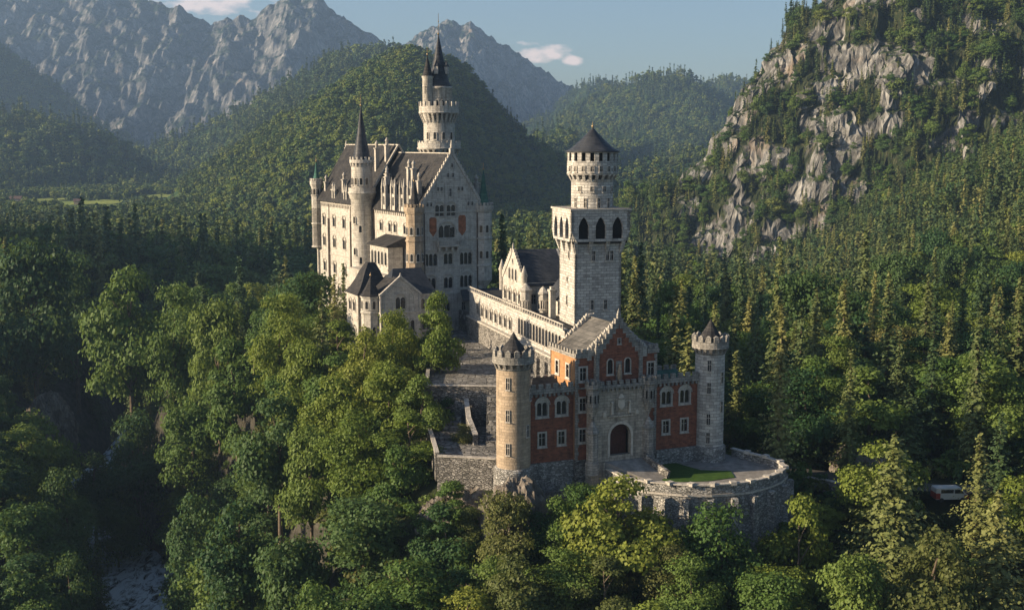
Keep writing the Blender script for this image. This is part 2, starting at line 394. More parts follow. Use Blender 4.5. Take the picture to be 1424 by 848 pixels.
def wall(root, x0, y0, a, outline, wins, m, name='wall', th=.4, parent=None, mats=None, zoff=0.0):
    """a wall skin with real openings. wins: (s, z, key). Coordinates local to root, z minus zoff"""
    ca, sa = math.cos(a), math.sin(a)
    xf = lambda s_, y, z: (x0 + s_ * ca - y * sa, y0 + s_ * sa + y * ca, z - zoff)
    holes = [[(s_ + x, z + zz) for x, zz in WT[k]['hole']] for s_, z, k in wins if not WT[k]['surf']]
    mb = MB(); mb.panel(outline, holes, 0.0, th, xf, 0)
    o = mb.build(name, [M[m]] if mats is None else mats, parent or root)
    for s_, z, k in wins:
        p = xf(s_, 0, z); put_window(k, p[0], p[1], p[2], a, parent or root)
    return o
wtype('big3', 2.8, 3.15, 3); wtype('big2', 2.0, 2.85, 2); wtype('twin', 1.7, 2.25, 2); wtype('tri', 3.8, 3.2, 3)
wtype('slit', .5, 1.5, 1, 'rect', .1); wtype('small', .45, .7, 1, 'rect', .07); wtype('rect', .9, 1.7, 1, 'rect', .14)
wtype('arch1', .8, 2.0, 1, 'round'); wtype('arc', 1.15, 2.9, 1, 'round', .12); wtype('oct', .55, 1.9, 1, 'round', .1)
wtype('s_slit', .46, 1.5, 1, 'rect', .05, surf=True); wtype('s_big', 1.0, 2.7, 1, 'round', .12, surf=True); wtype('s_arch', .6, 1.5, 1, 'round', .12, surf=True); wtype('s_small', .5, .8, 1, 'rect', .1, surf=True)
wtype('gate2', 1.55, 2.3, 2, 'round', .24, fm='trim'); wtype('gate1', .95, 1.7, 1, 'rect', .24, fm='trim')
# ================================================================== terrain
def crest(Y0, pts, sf, sb, drop=0.0, warp=60, nz=6, nsc=90, seed=1):
    xs = []; zs = []
    for px, py in pts:
        p = W(px, py, Y0); xs.append(p.x); zs.append(p.z - drop)
    return dict(Y0=Y0, xs=np.array(xs), zs=np.array(zs), sf=sf, sb=sb, warp=warp, nz=nz, nsc=nsc, seed=seed)
LAYERS = [
 crest(1400, [(60,360),(120,320),(180,292),(230,262),(280,228),(330,197),(400,152),(450,126),(500,90),(540,70),(575,58),(600,62),(650,84),(690,134),(740,184),(790,214),(860,248),(920,275),(1000,330)], .27, .5, 11, 50, 22, 120, 1),
 crest(2300, [(120,230),(200,204),(260,184),(330,152),(400,112),(440,84),(470,68),(500,62),(540,60),(600,72),(700,160),(760,210)], .33, .5, 12, 60, 8, 140, 2),
 crest(1900, [(-500,100),(-200,125),(0,148),(60,152),(110,167),(160,192),(200,216),(240,240),(300,290)], .20, .5, 10, 60, 8, 140, 3),
 crest(3000, [(-500,-60),(-100,10),(0,68),(60,104),(110,152),(150,174),(200,200),(260,240)], .4, .5, 8, 80, 14, 160, 4),
 crest(3000, [(700,230),(760,180),(790,150),(850,122),(880,110),(905,103),(940,98),(960,102),(985,118),(1010,134),(1060,160),(1150,210)], .30, .5, 6, 80, 12, 150, 5),
 crest(3700, [(760,160),(800,124),(815,115),(840,113),(870,122),(930,140),(980,118),(1000,108),(1030,112),(1100,150)], .4, .5, 4, 80, 12, 150, 6),
 crest(2000, [(690,215),(735,188),(770,178),(800,186),(840,205),(900,240)], .3, .5, 12, 60, 8, 100, 7),
 crest(1750, [(800,275),(850,240),(900,224),(950,212),(1000,200),(1060,190),(1200,180)], .25, .5, 12, 60, 8, 100, 8),
]
# control points of the castle rock, the gorge and the near slopes
TP = [(0,166,-6),(15,172,-6),(30,178,-7),(-2,180,-6),(2,200,-2),(12,205,-2),(-15,215,-2),(-20,245,-2),(-32,290,-8),(-48,312,-16),(-10,262,-3),(-25,320,-16),(8,225,-3),(18,210,-5),
 (25,152,-13),(25,135,-19),(0,150,-13),(0,130,-24),(-12,160,-10),(-10,145,-20),(-14,172,-7),(-16,190,-4),(42,165,-10),(38,178,-8),(20,188,-6),
 (-30,180,-15),(-30,155,-26),(-28,130,-33),(-28,210,-10),(-44,180,-36),(-38,150,-38),(-60,300,-22),
 (-98,288,-58),(-112,303,-57),(-118,330,-56),(-116,365,-55),(-120,420,-52),(-87,270,-60),(-75,240,-61),(-60,205,-62),(-50,170,-64),(-47,130,-66),(-45,90,-68),
 (-98,236,-30),(-88,222,-38),(-85,205,-37),(-72,192,-42),(-78,180,-40),(-75,150,-40),(-75,110,-44),(-112,262,-34),(-117,280,-38),(-112,235,-31),(-140,230,-32),(-130,310,-32),(-137,335,-28),(-155,345,-28),(-170,300,-34),(-150,380,-22),(-190,430,-10),(-150,450,-16),(-130,460,-20),
 (-92,312,-22),(-98,340,-22),(-82,298,-24),(-85,330,-20),(-66,272,-20),(-58,255,-22),(-46,240,-13),(-37,218,-13),(-86,285,-40),(-74,262,-34),(-62,232,-40),(-50,205,-34),
 (-95,370,-28),(-90,410,-28),(-70,350,-24),(-70,400,-26),(-40,360,-26),(-40,430,-24),(0,330,-22),(0,420,-22),(-200,500,-10),(-150,540,-20),(-60,540,-24),(40,540,-20),
 (46,185,-9),(55,176,-10),(66,172,-10.5),(55,160,-16),(50,140,-22),(75,150,-21),(60,120,-26),(100,150,-20),(60,195,-9),(80,190,-7),(110,190,-4),(50,220,-9),(80,230,-5),
 (30,245,-9),(30,290,-20),(55,300,-17),(80,300,-17),(110,300,-14),(140,330,-12),(110,240,-8),(140,250,-5),(180,320,0),(180,420,-4),(220,380,12),(120,420,-22),(60,420,-28),(80,520,-42),(140,520,-38),(200,520,-8),(260,520,28),(300,420,42),(250,300,18),(200,220,20)]
def tps_fit(P, lam=30.0):
    P = np.array(P, float); n = len(P); d = np.hypot(P[:, None, 0] - P[None, :, 0], P[:, None, 1] - P[None, :, 1])
    K = np.where(d > 0, d ** 2 * np.log(d + 1e-9), 0) + np.eye(n) * lam; Q = np.c_[np.ones(n), P[:, 0], P[:, 1]]
    A = np.r_[np.c_[K, Q], np.c_[Q.T, np.zeros((3, 3))]]; w = np.linalg.solve(A, np.r_[P[:, 2], 0, 0, 0]); return P, w
_TP, _TW = tps_fit(TP)
def tps(x, y):
    r = _TW[-3] + _TW[-2] * x + _TW[-1] * y
    for (a, b, _), w in zip(_TP, _TW):
        d2 = (x - a) ** 2 + (y - b) ** 2; r = r + w * .5 * d2 * np.log(d2 + 1e-9)
    return r
def sstep(a, b, x): t = np.clip((x - a) / (b - a), 0, 1); return t * t * (3 - 2 * t)
# added unseen hill left of the frame, raised to cast shade on the left forest
def shade_hill(x, y):
    cx = -300 - .05 * y
    h = (30 + 84 * sstep(350, 410, y) * sstep(610, 560, y)) * np.exp(-((x - cx) / 58.0) ** 2) * sstep(640, 470, y) * sstep(-150, -60, y)
    return np.where(h > 6, -20 + h + 9 * fbm(x / 60, y / 60, 0, 3, 71) * (h > 10), -200)
rv = [(-120,420,-52),(-116,365,-55),(-118,330,-56),(-112,303,-57.3),(-98,288,-58.3),(-87,270,-59.6),(-80,255,-60.2),(-75,240,-61),(-60,205,-62),(-50,170,-64),(-47,120,-66)]
def terrain(x, y):
    x = np.asarray(x, float); y = np.asarray(y, float)
    xc = np.clip(x, -230, 320); yc = np.clip(y, 70, 560)
    near = tps(xc, yc)
    wn = sstep(620, 430, y)
    far = np.full(x.shape, -22.0) + 3 * fbm(x / 200, y / 200, 0, 3, 33)
    far = far - 26 * np.exp(-((x - 130) / 130) ** 2 - ((y - 680) / 150) ** 2)
    wx = sstep(-330, -230, x)
    z = near * wn * wx + far * (1 - wn * wx)
    z = z + (1.6 * fbm(x / 14, y / 14, 0, 4, 5)) * sstep(60, 90, y)
    for L in LAYERS:
        y0 = L['Y0'] + L['warp'] * fbm(x / 300, np.zeros_like(x), 0, 3, L['seed'] + 50)
        zr = np.interp(x, L['xs'], L['zs'])
        zr = np.where(x < L['xs'][0], zr - (L['xs'][0] - x) * .4, zr); zr = np.where(x > L['xs'][-1], zr - (x - L['xs'][-1]) * .4, zr)
        g = fbm(x / (L['nsc'] * 1.3), y / (L['nsc'] * 3), 0, 3, L['seed'] + 9)
        t = y0 - y
        off = np.where(t > 0, L['sf'] * t * (1 + .35 * g), L['sb'] * -t)
        ly = zr - off + L['nz'] * fbm(x / L['nsc'], y / L['nsc'], 0, 4, L['seed'] + 20) * sstep(0, 160, np.abs(t))
        z = np.maximum(z, ly)
    z = np.maximum(z, shade_hill(x, y))
    for (x1, y1, z1), (x2, y2, z2) in zip(rv, rv[1:]):
        dx, dy = x2 - x1, y2 - y1; t = np.clip(((x - x1) * dx + (y - y1) * dy) / (dx * dx + dy * dy), 0, 1); d = np.hypot(x - x1 - t * dx, y - y1 - t * dy)
        z = np.where(d < 24, np.minimum(z, (z1 + t * (z2 - z1)) - 1.5 + 2.6 * np.maximum(d - 9.5, 0)), z)
    ap = np.where(x < 221, 5 + .74 * (x - 221), 5 + .46 * (x - 221)) + 5 * fbm(x / 50, y / 50, 0, 3, 44)
    ap = np.where((x > 60) & (y < 900), np.minimum(ap, 150), -200) - 200 * sstep(330, 250, y) - 150 * sstep(820, 900, y)
    z = np.maximum(z, ap)
    return z

def ground_mat():
    m, t = mat('forest_floor'); k = NT(t); pos = k.n('ShaderNodeNewGeometry'); P = pos.outputs['Position']
    sp = k.n('ShaderNodeSeparateXYZ'); k.l(P, sp.inputs[0]); sn = k.n('ShaderNodeSeparateXYZ'); k.l(pos.outputs['Normal'], sn.inputs[0])
    n1 = k.noise(P, .035, 6, .65); n2 = k.noise(P, .5, 5, .65); n3 = k.noise(P, .012, 5, .6)
    floor = k.ramp(n2, [(.3, (.016,.022,.010)), (.6, (.035,.045,.018)), (.8, (.06,.05,.03))])
    wood = k.ramp(n1, [(.3, (.018,.040,.016)), (.55, (.035,.066,.022)), (.75, (.075,.10,.03))])
    far = k.m('MULTIPLY', k.m('SUBTRACT', sp.outputs[1], 500.0), 1 / 400, clamp=True)
    c = k.mix(far, floor, wood)
    rock = k.ramp(n2, [(.3, (.02,.02,.016)), (.7, (.085,.08,.065))])
    steep = k.m('MULTIPLY', k.m('SUBTRACT', k.m('ADD', k.m('MULTIPLY', n2, .35), k.m('SUBTRACT', 1.0, sn.outputs[2])), .44), 8.0, clamp=True)
    steep = k.m('MULTIPLY', steep, k.m('SUBTRACT', 1.0, far))
    c = k.mix(steep, c, rock)
    # meadow strips on the valley floor by the village
    mx = k.m('MULTIPLY', k.m('SUBTRACT', 1.0, k.m('MULTIPLY', k.m('ABSOLUTE', k.m('ADD', sp.outputs[0], 500.0)), 1 / 190)), 3.0, clamp=True)
    my = k.m('MULTIPLY', k.m('SUBTRACT', 1.0, k.m('MULTIPLY', k.m('ABSOLUTE', k.m('SUBTRACT', sp.outputs[1], 1330.0)), 1 / 270)), 3.0, clamp=True)
    md = k.m('MULTIPLY', k.m('MULTIPLY', mx, my), k.m('MULTIPLY', k.m('SUBTRACT', k.noise(P, .02, 2), .45), 12, clamp=True))
    flat = k.m('MULTIPLY', k.m('SUBTRACT', sn.outputs[2], .985), 200.0, clamp=True)
    c = k.mix(k.m('MULTIPLY', md, flat), c, (.17,.22,.05))
    k.fin(c, .95, k.bump(n2, .8, .5), .1); return m
M['ground'] = ground_mat()

def meadow(cx, cy_, a, b, ang, nm='meadow'):
    n = 26; V = []
    for r_ in (0, .5, 1):
        for i in range(n):
            t = 2 * math.pi * i / n; k = r_ * (1 + .12 * math.sin(3 * t + cx)); x = a * k * math.cos(t); y = b * k * math.sin(t)
            V.append((cx + x * math.cos(ang) - y * math.sin(ang), cy_ + x * math.sin(ang) + y * math.cos(ang)))
    P = np.array(V); z = terrain(P[:, 0], P[:, 1]) + .6; V = np.c_[P, z]; F = []
    for q in range(2):
        for i in range(n): F.append((q * n + i, q * n + (i + 1) % n, (q + 1) * n + (i + 1) % n, (q + 1) * n + i))
    o = bpy.data.objects.new(nm, np_mesh(nm, V, np.array(F)[:, ::-1], M['meadow'])); col.objects.link(o); o['kind'] = 'structure'
MEADOWS = [(-448, 1330, 26, 60, .2), (-432, 1480, 22, 70, .1), (-535, 1400, 24, 50, -.2)]
def sheet(name, X, Y, Z, m, kind='structure'):
    ny, nx = X.shape; V = np.stack([X, Y, Z], -1).reshape(-1, 3)
    i = np.arange(ny * nx).reshape(ny, nx); F = np.stack([i[:-1, :-1], i[:-1, 1:], i[1:, 1:], i[1:, :-1]], -1).reshape(-1, 4)
    o = bpy.data.objects.new(name, np_mesh(name, V, F, m)); col.objects.link(o); o['kind'] = kind; return o
tt = np.r_[np.linspace(-2.6, -.62, 50)[:-1], np.linspace(-.62, .62, 380), np.linspace(.62, 2.6, 50)[1:]]
yy = 45 * (5600 / 45) ** np.linspace(0, 1, 460)
T_, Y_ = np.meshgrid(tt, yy); X_ = T_ * Y_
Z_ = terrain(X_, Y_)
# the ground ducks under the rock mountain, which is a body of its own
sheet('ground', X_, Y_, Z_, M['ground'])

M['meadow'] = plain('bright_meadow_grass', (.24,.28,.06), .9, .1, .3, sc=.05)
for q in MEADOWS: meadow(*q)
# ------------------------------------------------------------------ river in the gorge
def water_mat():
    m, t = mat('river_water'); k = NT(t); P = k.n('ShaderNodeNewGeometry').outputs['Position']
    mp = k.n('ShaderNodeMapping'); mp.inputs['Scale'].default_value = (.34, .15, .5); mp.inputs['Rotation'].default_value = (0, 0, R(-15)); k.l(P, mp.inputs[0])
    n = k.noise(mp.outputs[0], 1.6, 6, .7, .8)
    f = k.m('MULTIPLY', k.m('SUBTRACT', n, .38), 6.0, clamp=True)
    c = k.mix(f, (.012,.02,.026), (.80,.86,.90))
    k.fin(c, k.m('ADD', .12, k.m('MULTIPLY', f, .5)), k.bump(n, .5, .3), .6); return m
M['water'] = water_mat()
V = []; F = []
for i, (x, y, z) in enumerate(rv):
    w_ = 11
    for j in range(5): V.append((x + (j / 4 - .5) * 2 * w_, y + (j / 4 - .5) * 2.5, z + 1.2))
for i in range(len(rv) - 1):
    for j in range(4): a = i * 5 + j; F.append((a + 5, a + 6, a + 1, a))
o = bpy.data.objects.new('river', np_mesh('river', V, F, M['water'])); col.objects.link(o); o['kind'] = 'structure'

# ------------------------------------------------------------------ rock faces
def rock_mat(name, base=((.022,.022,.022), (.135,.135,.13), (.44,.435,.415)), veg=(.035,.055,.018), sc=1.0, vegamt=.5, bd=1.5, use_attr=False):
    m, t = mat(name); k = NT(t); g = k.n('ShaderNodeNewGeometry'); P = g.outputs['Position']
    sn = k.n('ShaderNodeSeparateXYZ'); k.l(g.outputs['Normal'], sn.inputs[0])
    mp = k.n('ShaderNodeMapping'); mp.inputs['Scale'].default_value = (sc, sc, sc * .35); k.l(P, mp.inputs[0])
    a = k.noise(mp.outputs[0], .09, 9, .72, .6); b = k.noise(P, .035 * sc, 6, .6); c3 = k.noise(mp.outputs[0], .5, 5, .7)
    c = k.ramp(k.m('ADD', k.m('MULTIPLY', a, .65), k.m('MULTIPLY', c3, .35)), [(.36, base[0]), (.5, base[1]), (.64, base[2])])  # crevice darkness is put into the base colour, in the bump's hollows
    c = k.mix(k.m('MULTIPLY', k.m('SUBTRACT', b, .58), 4.0, clamp=True), c, (.30,.22,.15))
    v = k.m('ADD', k.m('ADD', sn.outputs[2], k.m('MULTIPLY', k.noise(P, .05 * sc, 8, .7), 1.3)), k.m('MULTIPLY', c3, .5))
    v = k.m('MULTIPLY', k.m('SUBTRACT', v, 2.15 - vegamt), 5.0, clamp=True)
    c = k.mix(v, c, veg)
    if use_attr:
        an = k.n('ShaderNodeAttribute'); an.attribute_name = 'veg'
        c = k.mix(k.m('MULTIPLY', k.m('SUBTRACT', k.m('ADD', an.outputs['Fac'], k.m('MULTIPLY', c3, .5)), .7), 3.0, clamp=True), c, k.ramp(c3, [(.38, (.014,.024,.010)), (.55, (.035,.045,.018)), (.7, (.11,.10,.06))]))
    k.fin(c, .92, k.bump(k.m('ADD', a, k.m('MULTIPLY', c3, .4)), .9, bd), .15); return m
M['cliff'] = rock_mat('limestone_cliff', vegamt=.6, use_attr=True, bd=2.5)
M['farrock'] = rock_mat('far_limestone', ((.05,.055,.058), (.13,.135,.138), (.42,.41,.39)), (.020,.038,.024), .30, .62, 14)
M['nearrock'] = rock_mat('mossy_rock', ((.05,.045,.04), (.16,.14,.12), (.34,.31,.27)), (.03,.035,.014), 6.0, .6, .4)

CR = crest(850, [(820,300),(850,268),(880,250),(930,238),(960,205),(990,165),(1010,132),(1045,78),(1075,40),(1100,4),(1130,-26),(1200,-85),(1300,-140),(1500,-190),(1800,-150),(2200,0)], 1, 1, 14)
def mount(x, y):
    zr = np.interp(x, CR['xs'], CR['zs']); zr = np.where(x < CR['xs'][0], zr - (CR['xs'][0] - x) * .5, zr)
    zr = zr + 5 * fbm(x / 26, y / 26, 0, 4, 95)
    y0 = 850 + 26 * fbm(x / 70, np.zeros_like(x), 0, 4, 61)
    t = y0 - y
    # gullies and buttresses running down the face
    g = fbm(x / 34, y / 150, 0, 4, 63); rg = 1 - np.abs(fbm(x / 20, y / 110, 0, 3, 64)) * 2.2
    prof = np.where(t < 0, -t * .5, np.interp(t, [0, 18, 60, 75, 120, 135, 175, 400], [0, 14, 78, 86, 152, 160, 214, 330]))
    z = zr - prof * (1 + .16 * g) + 9 * rg * sstep(5, 40, t) * sstep(260, 120, t)
    return z
gx = np.arange(60, 560, 1.55); gy = np.arange(585, 930, 1.55); GX, GY = np.meshgrid(gx, gy)
GZ = mount(GX, GY)
# break the slope into ledges and faces
st = 22.0; ph = GZ / st + .8 * fbm(GX / 60, GY / 60, 0, 3, 81); fr = ph - np.floor(ph)
GZ = GZ + st * .42 * (sstep(.25, .75, fr) - fr)
GT = terrain(GX, GY)
low = GZ < GT - 2
rdg = lambda sc, zs, sd, o=4: 1 - 2.2 * np.abs(fbm(GX / sc, GY / sc, GZ / zs, o, sd))
amp = np.clip((GZ - GT) / 12, 0, 1)
dm = 6.0 * rdg(24, 60, 92) + 4.6 * rdg(9, 15, 98, 5) + 2.0 * rdg(3.8, 6, 99, 3) - 3.6
dn = 5.0 * fbm(GX / 16, GY / 16, GZ / 34, 5, 90) + 2.6 * rdg(5, 9, 100, 3)
MX, MY = GX + amp * dn, GY - amp * dm
# where the forest has a hold and where bare limestone shows
_rz = np.hypot((GX - 190) / 84, (GZ - 38) / 92)
BARE = np.clip(1.5 - 1.0 * _rz, -.3, .62) + 1.7 * fbm(GX / 27, GY / 27, GZ / 30, 5, 97) + 1.0 * fbm(GX / 9, GY / 9, GZ / 12, 3, 197) + .10 - 1.1 * sstep(135, 85, GX)
VEG = 1 - sstep(.32, .62, BARE)
VEG = np.maximum(VEG, 1 - sstep(2, 14, GZ - GT))
mo = sheet('rock_mountain', MX, MY, np.where(low, GT - 6, GZ), M['cliff'])
mo.data.polygons.foreach_set('use_smooth', np.zeros(len(mo.data.polygons), bool))
at = mo.data.attributes.new('veg', 'FLOAT', 'POINT'); at.data.foreach_set('value', VEG.astype(np.float32).ravel())
gzy, gzx = np.gradient(GZ, 1.55)
MSLOPE = np.hypot(gzx, gzy)

def far_mountain(name, Y0, pts, sf, seed, foot=0.0, nx=620, ny=210, depth=900):
    c = crest(Y0, pts, sf, .5); x = np.linspace(c['xs'][0] - 50, c['xs'][-1] + 50, nx); y = np.linspace(Y0 - depth, Y0 + 400, ny)
    X, Y = np.meshgrid(x, y); zr = np.interp(X, c['xs'], c['zs']); t = Y0 - Y + 60 * fbm(X / 260, 0 * X, 0, 4, seed)
    rid = 1 - 2 * np.abs(fbm(X / 210 + .25 * fbm(X / 500, Y / 500, 0, 2, seed + 8), Y / 520, 0, 5, seed + 1)); rid2 = 1 - 2 * np.abs(fbm(X / 70, Y / 150, 0, 4, seed + 2))
    Z = zr - np.where(t > 0, sf * t, -.5 * t) + (48 * (rid - .6) + 26 * (rid2 - .6)) * sstep(0, 130, np.abs(t)) + 13 * fbm(X / 30, Y / 46, 0, 5, seed + 3) + 12 * (.5 - 2 * np.abs(fbm(X / 42, Y / 100, 0, 4, seed + 5)))
    o = sheet(name, X, Y, np.maximum(Z, -40), M['farrock']); o.data.polygons.foreach_set('use_smooth', np.zeros(len(o.data.polygons), bool)); return o
far_mountain('mountain', 4200, [(-700,-120),(-300,-80),(-150,-40),(0,-44),(100,-24),(200,-8),(235,14),(255,10),(275,28),(300,33),(330,26),(355,22),(372,8),(400,-6),(440,-6),(470,18),(500,38),(525,56),(600,112),(700,200),(800,230)], .62, 201)
far_mountain('mountain', 4600, [(420,190),(500,104),(575,53),(600,38),(612,29),(628,31),(640,37),(655,31),(680,50),(720,76),(750,95),(800,124),(860,165),(950,225)], .5, 231)
far_mountain('mountain', 3900, [(-900,60),(-300,40),(-100,60),(0,110),(60,140),(120,160),(200,175),(330,196),(420,215)], .5, 251, nx=200, ny=60)

# ------------------------------------------------------------------ haze
def haze():
    mb = MB(); mb.box(-2400, 2400, -60, 5700, -110, 760)
    o = mb.build('haze', []); o['kind'] = 'stuff'
    m = bpy.data.materials.new('air'); m.use_nodes = True; n = m.node_tree; n.nodes.clear()
    v = n.nodes.new('ShaderNodeVolumePrincipled'); u = n.nodes.new('ShaderNodeOutputMaterial')
    v.inputs['Color'].default_value = (.40, .62, .96, 1); v.inputs['Density'].default_value = 1.1e-4; v.inputs['Anisotropy'].default_value = .2
    n.links.new(v.outputs[0], u.inputs['Volume']); o.data.materials.append(m)
# ================================================================== castle
M['pipe'] = plain('dark_brown_drainpipe', (.07,.045,.03), .7)
def arcring(mb, cx, cy_, r_in, r_out, z0, z1, n, m=0, a0=0.0):
    """corbel table: a row of brackets under an overhanging ring"""
    for i in range(n):
        a = a0 + 2 * math.pi * i / n; rm = (r_in + r_out) / 2; d = r_out - r_in + .15; w = 2 * math.pi * r_out / n * .4
        ca, sa = math.cos(a), math.sin(a)
        def P(rr, t, z): return (cx + rr * ca - t * sa, cy_ + rr * sa + t * ca, z)
        h = w / 2
        mb.add([P(r_in - .1, -h, z0), P(r_in - .1, h, z0), P(r_in + .12, h, z0), P(r_in + .12, -h, z0),
                P(r_in - .1, -h, z1), P(r_in - .1, h, z1), P(r_out, h, z1), P(r_out, -h, z1)],
               [(0,1,2,3),(7,6,5,4),(0,4,5,1),(1,5,6,2),(2,6,7,3),(3,7,4,0)], m)
def spire(root, cx, cy_, r, z0, z1, m, n=16, name='spire_roof', fin=1.6, flare=.25, a0=0.0, smooth=True):
    mb = MB(); mb.lathe(cx, cy_, [(r + flare, z0 - .12), (r + flare, z0), (r * .86, z0 + (z1 - z0) * .1), (r * .45, z0 + (z1 - z0) * .5), (.07, z1)], n, 0, a0, smooth)
    if fin:
        mb.lathe(cx, cy_, [(.07, z1 - .1), (.2, z1 + .1), (.22, z1 + .3), (.06, z1 + .45), (.05, z1 + fin), (0, z1 + fin)], 8, 1)
        mb.lathe(cx, cy_, [(0, z1 + fin * .55), (.15, z1 + fin * .62), (0, z1 + fin * .7)], 8, 1)
    return mb.build(name, [m, M['brass']], root)
def tower_windows(root, key, cx, cy_, r, spots, name='window'):
    for a, z in spots:      # a: direction in the root's frame, degrees, 270 = front
        t = R(a); put_window(key, cx + (r + .0) * math.cos(t), cy_ + (r + .0) * math.sin(t), z, t + math.pi / 2, root, name=name)
def gable_roof(mb, x0, x1, y0, y1, ze, zr, axis='y', oh=.3, th=.22, m=0):
    """two slabs of real thickness"""
    if axis == 'y':
        xm = (x0 + x1) / 2; k = (zr - ze) / (xm - x0)
        for s_ in (-1, 1):
            xe = (x0 - oh) if s_ < 0 else (x1 + oh); z_e = ze - k * oh
            a = [(xe, y0, z_e), (xm, y0, zr), (xm, y1, zr), (xe, y1, z_e)]
            b = [(x, y, z - th) for x, y, z in a]
            mb.add(a + b, [(0,1,2,3),(7,6,5,4),(0,4,5,1),(1,5,6,2),(2,6,7,3),(3,7,4,0)], m)
    else:
        ym = (y0 + y1) / 2; k = (zr - ze) / (ym - y0)
        for s_ in (-1, 1):
            ye = (y0 - oh) if s_ < 0 else (y1 + oh); z_e = ze - k * oh
            a = [(x0, ye, z_e), (x0, ym, zr), (x1, ym, zr), (x1, ye, z_e)]
            b = [(x, y, z - th) for x, y, z in a]
            mb.add(a + b, [(0,1,2,3),(7,6,5,4),(0,4,5,1),(1,5,6,2),(2,6,7,3),(3,7,4,0)], m)
def rect(s0, s1, z0, z1): return [(s0, z0), (s1, z0), (s1, z1), (s0, z1)]

# ------------------------------------------------------------------ gatehouse
ZB = -5.0
G = empty('gatehouse', (0.2, 160, ZB), R(23), 'red brick gatehouse with a stepped gable and pale arched portal between two round towers', 'gatehouse')
zo = ZB
def gate_tower(name, cx, cy_, m, r, ztop, label, plinth_m='prubble', zbase=-9.0, wins=()):
    mb = MB()
    mb.lathe(cx, cy_, [(r + .55, zbase - zo), (r + .35, -1.2 - zo), (r + .35, -1.0 - zo), (r, -.8 - zo)], 32, 1, cap=False)
    mb.lathe(cx, cy_, [(r, -.8 - zo), (r, 4.9 - zo), (r, 12.6 - zo), (r, ztop - zo)], 32, 0)
    o = mb.build(name, [M[m], M[plinth_m]], G); o['label'] = label
    b = MB(); R2 = r + .5
    b.lathe(cx, cy_, [(r, ztop - .9 - zo), (r + .12, ztop - .8 - zo), (r + .12, ztop - .65 - zo)], 32, cap=False)
    arcring(b, cx, cy_, r, R2, ztop - .75 - zo, ztop - zo, 18)
    b.lathe(cx, cy_, [(r - .2, ztop - zo), (R2, ztop - zo), (R2 + .06, ztop + .1 - zo), (R2, ztop + .2 - zo), (R2, ztop + 1.0 - zo), (R2 - .35, ztop + 1.0 - zo), (R2 - .35, ztop + .2 - zo), (0, ztop + .2 - zo)], 32, cap=False, smooth=False)
    b.ringb(cx, cy_, R2 - .18, ztop + 1.0 - zo, ztop + 1.75 - zo, .72, .38, 14); b.ringb(cx, cy_, R2 - .18, ztop + 1.75 - zo, ztop + 1.95 - zo, .55, .3, 14, top=.3)
    b.build('battlement', [M['gtrim']], o)
    c = MB(); c.lathe(cx, cy_, [(r - .7, ztop + .1 - zo), (r - .7, ztop + 1.3 - zo)], 16, 1, cap=False); c.lathe(cx, cy_, [(r - .5, ztop + 1.25 - zo), (r - .9, ztop + 2.0 - zo), (.55, ztop + 3.1 - zo), (.06, ztop + 4.0 - zo)], 12, 0, smooth=False)
    c.build('roof', [M['slate'], M['gtrim']], o)
    tower_windows(o, 's_slit', cx, cy_, r, [(a, z - zo) for a, z in wins]); return o
gate_tower('round_tower', 0, 0, 'ochre', 2.3, 13.3, 'warm ochre round tower at the left end of the gatehouse',
           wins=[(228, 10.0), (228, 5.7), (228, 1.2), (320, 8.3), (300, 3.5)])
gate_tower('round_tower', 30.55, .1, 'towerstone', 2.1, 13.3, 'grey stone round tower standing on the terrace', wins=[(236, 10.2), (236, 7.0), (236, 2.5), (292, 8.4), (292, 4.2), (236, -.2)])
def wing(x0, x1, wins_s):
    w = [(s - x0, 5.6 - zo, 'gate2') for s in wins_s] + [(s - x0, 1.5 - zo, 'gate1') for s in wins_s]
    wall(G, x0, 0, 0, rect(0, x1 - x0, -.85 - zo, 8.7 - zo), w, 'brick', 'wing_wall')
    mb = MB(); mb.box(x0, x1, -.25, 6, -6 - zo, -.85 - zo); mb.build('plinth', [M['prubble']], G)
    mb = MB()   # corbel table, parapet, merlons
    n = int((x1 - x0) / .62)
    for i in range(n):
        c = x0 + (i + .5) * (x1 - x0) / n; mb.rbox(c, -.16, 8.25 - zo, 8.72 - zo, .3, .34, 0, top=1.0)
    mb.box(x0, x1, -.42, .1, 8.7 - zo, 9.35 - zo); mb.merlons((x0, -.22), (x1, -.22), 9.35 - zo, .65, .7, .5, .36)
    mb.box(x0, x1, 5.5, 6.0, 8.3 - zo, 9.35 - zo); mb.merlons((x0, 5.75), (x1, 5.75), 9.35 - zo, .65, .7, .5, .36)
    mb.build('battlement', [M['gtrim']], G)
    mb = MB(); mb.box(x0, x1, .4, 5.5, -.8 - zo, 8.6 - zo); mb.box(x0, x1, 5.5, 5.98, -.85 - zo, 8.3 - zo, 1); mb.build('wing_core', [M['gravel'], M['brick']], G)
wing(2.2, 8.9, [4.2, 7.1]); wing(21.3, 28.5, [23.4, 26.4])
# low hipped roof behind the left parapet
mb = MB(); mb.add([(3.0,1.4,8.6-zo),(8.3,1.4,8.6-zo),(8.3,4.8,8.6-zo),(3.0,4.8,8.6-zo),(4.2,3.1,10.3-zo),(7.2,3.1,10.3-zo)], [(0,1,5,4),(1,2,5),(2,3,4,5),(3,0,4)]); mb.build('roof', [M['slate']], G)
mb = MB(); mb.add([(22.3,1.4,8.6-zo),(27.9,1.4,8.6-zo),(27.9,4.8,8.6-zo),(22.3,4.8,8.6-zo),(23.6,3.1,9.9-zo),(26.6,3.1,9.9-zo)], [(0,1,5,4),(1,2,5),(2,3,4,5),(3,0,4)]); mb.build('roof', [M['copper']], G)
